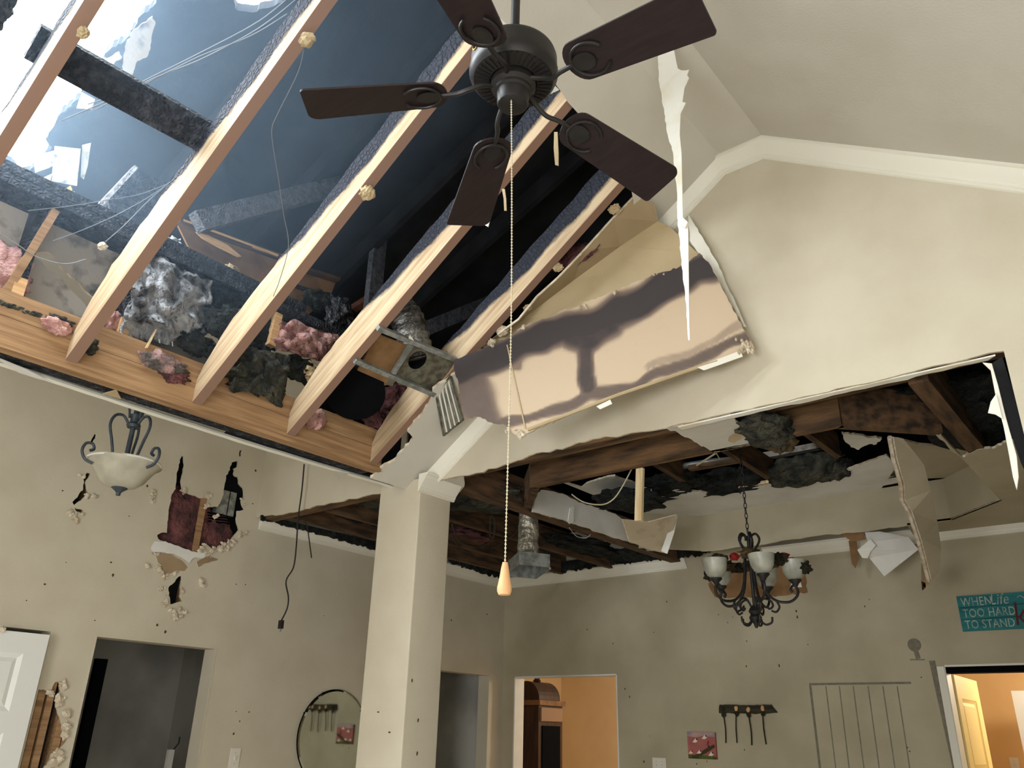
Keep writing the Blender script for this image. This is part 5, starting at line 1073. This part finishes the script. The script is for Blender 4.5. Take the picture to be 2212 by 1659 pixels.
wire([(0, 505), (40, 530), (80, 555), (140, 570), (185, 560)], K0, .0018, WIREG, 'curved wire in front of the grey board back')
wire([(235, 165), (300, 200), (360, 235), (420, 275), (448, 300)], S5, .007, GREYB, 'frayed rope-like cable trailing from the purlin')
lump((221, 532), -3.18, .022, 'white plaster lump on the end of a wire', GYPS, atx)
# black cord hanging in front of the foyer header, and a short one
YC = YG - .06
o = thing('power_cord', 'black power cord with a plug hanging below the foyer header', 'cord', aty(605, 1365, YC))
MB().tube(spline([aty(x, y, YC) for x, y in [(657, 1003), (652, 1060), (644, 1120), (640, 1180), (634, 1225), (618, 1255), (623, 1290), (620, 1315), (608, 1340)]], 6), .005, 6).build('cord', RUBBER, o, True)
MB().bar(aty(608, 1340, YC), aty(606, 1358, YC), .028, .022, (0, 1, 0)).build('plug', RUBBER, o); MB().bar(aty(606, 1358, YC), aty(606, 1364, YC), .012, .006, (0, 1, 0)).build('prongs', STEEL, o)
cable('short_cable', [atz(x, y, ZH - .0) for x, y in [(655, 1120), (664, 1140)]] + [aty(x, y, 3.5) for x, y in [(667, 1160), (673, 1205)]], .004, RUBBER, 'short brown cable end hanging right of the power cord')

# ------------------------------------------------------------------ doors, mirror, wall things
def panel_door(name, label, org_, du, dv_n, W, Ht, mt, layout, cat='door', knob=None):
    """org_: lower hinge corner, du: along the leaf, dv_n: out of the face"""
    du, nn, up = Vector(du).normalized(), Vector(dv_n).normalized(), Vector((0, 0, 1)); O_ = Vector(org_); t = .035
    d = thing(name, label, cat, O_)
    P = lambda u, z, n=0: O_ + du * u + up * z + nn * n
    holes = [[P(u0, z0), P(u1, z0), P(u1, z1), P(u0, z1)] for u0, u1, z0, z1 in layout]
    MB().slab([P(0, 0), P(W, 0), P(W, Ht), P(0, Ht)], holes, nn * -t).build('leaf', mt, d)
    for u0, u1, z0, z1 in layout:
        b = .022; vs = [P(u0, z0, -.002), P(u1, z0, -.002), P(u1, z1, -.002), P(u0, z1, -.002), P(u0 + b, z0 + b, -.013), P(u1 - b, z0 + b, -.013), P(u1 - b, z1 - b, -.013), P(u0 + b, z1 - b, -.013)]
        c = b * 2.0; vs += [P(u0 + c, z0 + c, -.004), P(u1 - c, z0 + c, -.004), P(u1 - c, z1 - c, -.004), P(u0 + c, z1 - c, -.004)]
        fs = [(i, (i + 1) % 4, 4 + (i + 1) % 4, 4 + i) for i in range(4)] + [(4 + i, 4 + (i + 1) % 4, 8 + (i + 1) % 4, 8 + i) for i in range(4)] + [(8, 9, 10, 11)]
        MB().add(vs, fs).build('panel', mt, d)
    return d
six = [(.11, .37, 1.62, 1.90), (.45, .71, 1.62, 1.90), (.11, .37, .95, 1.52), (.45, .71, .95, 1.52), (.11, .37, .2, .85), (.45, .71, .2, .85)]
y1_ = op1y - .025
panel_door('door_1', 'white six-panel door at the left frame edge beside the exposed studs', WL(y1_ - .82, .02, .055), (xw(y1_) - xw(y1_ - .82), .82, 0), (1, .04, 0), .82, 2.005, DOORW, six)
crumbs('gypsum_crumb', [(4, 1358), (6, 1362)], 8, 3, .012, 31, GYPS, wl, lambda x, y: atw(x, y, .07))
# dark door standing edge-on in the hallway
ha, hb_ = atx(190, 1500, -5.6), atx(208, 1500, -5.6)
o = MB().box((-5.62, ha.y, .02), (-5.58, hb_.y + .02, atx(203, 1422, -5.6).z)).build('hall_door', BLACK); tag(o, 'black edge of a door open into the dim hallway', 'door')
p = atx(366, 1640, -5.6); o = MB().box((p.x, p.y - .03, p.z - .16), (p.x + .03, p.y + .01, p.z + .06)).build('wall_fitting', PLATE); tag(o, 'broken pale fitting with a wire inside the dim hallway', 'fitting')
MB().tube([p + Vector((.02, 0, .05)), p + Vector((.03, .03, .10)), p + Vector((.03, .03, .14))], .005, 6).build('wire_stub', RUBBER, o)
# round mirror
yc = atw(716, 1600).y; rm = (atw(637, 1625).y - yc) * -1; zc = atw(716, 1489).z - rm
mc = WL(yc, zc, .012); mr = thing('round_mirror', 'round frameless mirror on the left wall beside the pillar', 'mirror', mc)
nw = Vector((1, .04, 0)).normalized()
MB().lathe([(0, -.006), (rm, -.006), (rm, .002), (rm - .012, .006), (0, .006)], mc, 72, nw).build('mirror_glass', MIRROR, mr)
MB().lathe([(rm, -.010), (rm + .0015, -.010), (rm + .0015, .003), (rm, .003)], mc, 72, nw).build('dark_edge', BLACK, mr, True)
for an in (115, 152, 35): q = mc + Vector((.008, rm * math.cos(math.radians(an)), rm * math.sin(math.radians(an)))); MB().box(q - Vector((.005, .007, .006)), q + Vector((.005, .007, .006))).build('clip', BLACK, mr)
# switch and outlet plates
def plate(p, n, lab, two=False):
    n = Vector(n); t = Vector((0, 0, 1)).cross(n).normalized(); d = thing('wall_plate', lab, 'wall plate', p); w = .058 if two else .036
    MB().slab([p - t * w + Vector((0, 0, -.058)), p + t * w + Vector((0, 0, -.058)), p + t * w + Vector((0, 0, .058)), p - t * w + Vector((0, 0, .058))], [], n * .006).build('cover', PLATE, d)
    for s in ((-.024, .024) if two else (0,)):
        MB().bar(p + t * s + n * .006 + Vector((0, 0, -.012)), p + t * s + n * .012 + Vector((0, 0, .012)), .010, .010, n).build('toggle', PLATE, d)
        for z in (-.03, .03): MB().lathe([(0, 0), (.003, 0), (0, .002)], p + t * s + n * .0065 + Vector((0, 0, z)), 8, n).build('screw', STEEL, d)
    return d
plate(atw(506, 1638, .001), nw, 'white light switch on the left wall right of the dim doorway')
plate(aty(1425, 1655, YB - .001), (0, -1, 0), 'white double switch plate below and left of the small painting', True)
# painting
pa, pb_ = aty(1487, 1581, YB), aty(1548, 1640, YB); x0, x1 = pa.x, aty(1548, 1600, YB).x; z1, z0 = pa.z, aty(1487, 1638, YB).z
pt = thing('small_painting', 'small pink painting of white birds over a green branch', 'painting', ((x0 + x1) / 2, YB, z0))
MB().box((x0, YB - .022, z0), (x1, YB - .001, z1)).build('canvas', mat('dusty_pink_paint', lin(176, 108, 100), .8, lin(158, 92, 90), 6), pt)
def dab(pts, mt, k, nm='paint_shape'): MB().slab([(x0 + (x1 - x0) * u, YB - .0225 - .0006 * k, z0 + (z1 - z0) * v) for u, v in pts], [], (0, -.0006, 0)).build(nm, mt, pt)
PW = mat('white_dab', lin(232, 226, 214), .8); PG = mat('green_dab', lin(62, 66, 36), .8, lin(88, 104, 44), 20); PBR = mat('branch_dab', lin(72, 60, 38), .8); PLV = mat('lavender_dab', lin(150, 134, 150), .8, lin(190, 160, 150), 12); PDK = mat('dark_dab', lin(40, 34, 36), .8); PRD = mat('red_dab', lin(150, 40, 40), .8)
dab([(0, .84), (.3, .80), (.6, .86), (1, .82), (1, 1), (0, 1)], PLV, 0, 'painted_sky'); dab([(0, 0), (1, 0), (1, .10), (.7, .13), (.4, .15), (.2, .13), (0, .15)], PG, 0, 'painted_grass')
dab([(.2, .12), (.45, .12), (.65, .22), (.98, .45), (.95, .56), (.6, .36), (.4, .2)], PBR, 1, 'painted_branch')
for bx, by, s in ((.28, .66, 1), (.62, .8, 1), (.1, .22, .8), (.4, .24, .9), (.82, .18, 1)):
    dab([(bx - .1 * s, by - .05 * s), (bx + .02 * s, by - .06 * s), (bx + .1 * s, by), (bx + .04 * s, by + .04 * s), (bx + .02 * s, by + .11 * s), (bx - .03 * s, by + .04 * s)], PW, 2, 'painted_bird'); dab([(bx + .03 * s, by + .04 * s), (bx + .1 * s, by + .06 * s), (bx + .05 * s, by + .10 * s)], PDK, 3, 'painted_wing')
dab([(.70, .5), (.76, .52), (.78, .7), (.72, .66)], PRD, 2, 'painted_flower'); dab([(.74, .44), (.79, .46), (.77, .52), (.73, .5)], PDK, 3, 'painted_stem')
# driftwood rack with four hanging cords
rx0, rx1 = aty(1555, 1530, YB).x, aty(1680, 1530, YB).x; rz = aty(1610, 1532, YB).z
rk = thing('driftwood_rack', 'dark driftwood rack with four hanging cords on the back wall', 'rack', ((rx0 + rx1) / 2, YB, rz))
pr = jag([(rx0, rz - .028), (rx0 + .01, rz + .03), ((rx0 + rx1) / 2, rz + .026), (rx1 - .04, rz + .03), (rx1, rz - .022), ((rx0 + rx1) / 2, rz - .032)], .03, .004, 6)
MB().slab([(x, YB - .001, z) for x, z in pr], [], (0, -.022, 0)).build('board', DRIFT, rk)
for i, (a, b) in enumerate((((1563, 1543), (1568, 1605)), ((1591, 1540), (1592, 1605)), ((1617, 1543), (1624, 1610)), ((1648, 1540), (1655, 1608)))):
    p = aty(*a, YB - .03); q = aty(*b, YB - .02); k_ = MB().blob(p + Vector((0, 0, .03)), (.014, .012, .02), 2, .3, 2, i).build('peg', LIGHTWOOD if i else DRIFT, rk)
    MB().tube(spline([p + Vector((0, -.005, .01)), p.lerp(q, .5) + Vector((.006 * (-1) ** i, 0, 0)), q], 6), .0045, 6).build('cord', OLIVE, rk, True)
    MB().blob(p + Vector((0, 0, -.004)), (.016, .012, .02), 2, .4, 2, i + 9).build('knot', OLIVE if i else DARKF, rk)
# teal sign
sx0 = aty(2067, 1289, YB).x; sz1 = aty(2067, 1289, YB).z; sz0 = aty(2083, 1365, YB).z; sx1 = sx0 + .60
sg = thing('painted_sign', 'teal plank sign with cream capitals above the right doorway', 'sign', ((sx0 + sx1) / 2, YB, sz0))
hgt = sz1 - sz0
for k in range(3): MB().box((sx0, YB - .02, sz0 + hgt * k / 3 + .0012), (sx1, YB - .001, sz0 + hgt * (k + 1) / 3 - .0012)).build('plank', TEAL, sg)
def text(s_, x, z, size, mt, shear=0, nm='lettering'):
    cu = bpy.data.curves.new('t', 'FONT'); cu.body = s_; cu.size = size; cu.extrude = .0008; cu.shear = shear; cu.space_character = 1.05; cu.resolution_u = 3
    ob = bpy.data.objects.new('t', cu); COL.objects.link(ob); dg = bpy.context.evaluated_depsgraph_get(); me = bpy.data.meshes.new_from_object(ob.evaluated_get(dg)); bpy.data.objects.remove(ob, do_unlink=True)
    vs = [(x + v.co.x * .74, YB - .0212 - v.co.z, z + v.co.y) for v in me.vertices]; fs = [tuple(p.vertices) for p in me.polygons]; bpy.data.meshes.remove(me)
    return MB().add(vs, fs).build(nm, mt, sg)
text('WHEN', sx0 + .02, sz0 + hgt * .70, .078, SIGNW); text('Life', sx0 + .185, sz0 + hgt * .70, .095, SIGNW, .25)
text('TOO HARD', sx0 + .02, sz0 + hgt * .385, .074, SIGNW); text('TO STAND', sx0 + .02, sz0 + hgt * .07, .074, SIGNW); text('k', aty(2194, 1350, YB).x, sz0 + hgt * .10, .20, SIGNR, .1)
MB().tube([(sx0 + .34 + .012 * k, YB - .0215, sz0 + hgt * .84 + .012 * math.sin(k * 1.1)) for k in range(9)], .003, 5).build('flourish', SIGNW, sg)
# tall clock in the orange room
Yk = 6.55; ck = aty(1163, 1600, Yk); KX = ck.x
clk = thing('tall_clock', 'dark wood longcase clock with arched bonnet in the orange room', 'clock', (KX - .15, Yk + .18, 0))
zt = aty(1163, 1518, Yk).z
MB().box((KX - .34, Yk, 0), (KX, Yk + .38, zt - .02)).build('case', WALN, clk)
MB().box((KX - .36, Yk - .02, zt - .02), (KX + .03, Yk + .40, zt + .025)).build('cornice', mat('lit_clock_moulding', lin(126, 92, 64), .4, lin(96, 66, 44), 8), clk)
arch = [(KX - .34, zt + .02)] + [(KX - .17 + .16 * math.cos(t), zt + .03 + .17 * math.sin(t)) for t in [math.pi * (1 - k / 14) for k in range(15)]] + [(KX, zt + .02)]
MB().slab([(x, Yk + .02, z) for x, z in arch], [], (0, .34, 0)).build('bonnet', WALN, clk)
MB().lathe([(0, 0), (.03, 0), (.04, .015), (.025, .03), (.035, .045), (0, .06)], (KX - .17, Yk + .19, zt + .195), 16).build('finial', WALN, clk, True)
MB().box((KX, Yk + .02, zt - .16), (KX + .02, Yk + .36, zt - .04)).build('frieze', mat('lit_clock_frieze', lin(140, 112, 88), .5), clk)  # lamp glow on the clock front put into a paler wood colour
MB().box((KX, Yk + .05, zt - .62), (KX + .012, Yk + .33, zt - .20)).build('glass_door', BLACK, clk)
MB().box((KX, Yk + .02, zt - .66), (KX + .016, Yk + .36, zt - .63)).build('sill', mat('lit_clock_sill', lin(160, 130, 100), .5), clk)  # sill coloured paler for the same lamp glow
# cream-yellow panelled door and white cupboard in the right room
panel_door('door_2', 'cream panelled door swung open in the right doorway', (OB0 + .015, YB + .14, .02), (-.01, 1, 0), (1, .01, 0), .70, 2.0, YELLOWD, [(.12, .56, 1.42, 1.86), (.12, .56, .72, 1.28), (.12, .56, .15, .6)])
fz = thing('refrigerator', 'white refrigerator edge with paper notes in the right room', 'refrigerator', (OB0 + .25, 7.75, 0))
MB().box((OB0 + .13, 7.35, .02), (OB0 + .40, 8.2, 1.98)).build('cabinet', DOORW, fz)
for k, (z_, mt) in enumerate(((1.78, PG), (1.70, PW), (1.60, PLV), (1.48, PW))): MB().box((OB0 + .40, 7.4 + .1 * k, z_), (OB0 + .404, 7.62 + .1 * k, z_ + .12)).build('note', mt, fz)
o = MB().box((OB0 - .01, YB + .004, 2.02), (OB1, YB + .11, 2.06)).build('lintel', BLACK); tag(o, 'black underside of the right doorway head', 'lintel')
o = MB().box((OB0 - .045, YB - .012, 0), (OB0 - .002, YB - .001, 2.06)).build('door_casing', TRIM); tag(o, 'pale casing strip left of the right doorway', 'casing')
p = aty(2190, 1652, 8.85); plate(Vector((p.x, 8.898, p.z)), (0, -1, 0), 'white outlet plate on the orange wall in the right room')

# ------------------------------------------------------------------ added blue haze volume veiling the attic under the roof hole
vm = bpy.data.materials.new('thin_blue_haze'); vm.use_nodes = True; nt = vm.node_tree; nt.nodes.remove(nt.nodes['Principled BSDF'])
vs_ = nt.nodes.new('ShaderNodeVolumeScatter'); vs_.inputs['Color'].default_value = (.52, .74, 1, 1); vs_.inputs['Density'].default_value = .10; vs_.inputs['Anisotropy'].default_value = .25
nt.links.new(vs_.outputs[0], nt.nodes['Material Output'].inputs['Volume'])
hz = MB(); ya, yb2 = -1.3, 1.95
sec = [(-4.75, 3.67), (-3.44, 3.67), (-3.20, 2.95), (-1.34, zs(-1.34) + .03), (-1.34, zdeck(-1.34) - .02), (-4.75, zdeck(-4.75) - .02)]
sec = [(-4.75, 3.70), (-3.22, 3.70), (-3.22, 2.93), (-1.40, zs(-1.40) - .22), (-1.40, zdeck(-1.40) - .02), (-4.75, zdeck(-4.75) - .02)]
hz.slab([(x, ya, z) for x, z in sec], [], (0, yb2 - ya, 0))
o = hz.build('blue_haze', vm); tag(o, 'thin blue haze volume added under the burnt roof', 'smoke', kind='stuff')
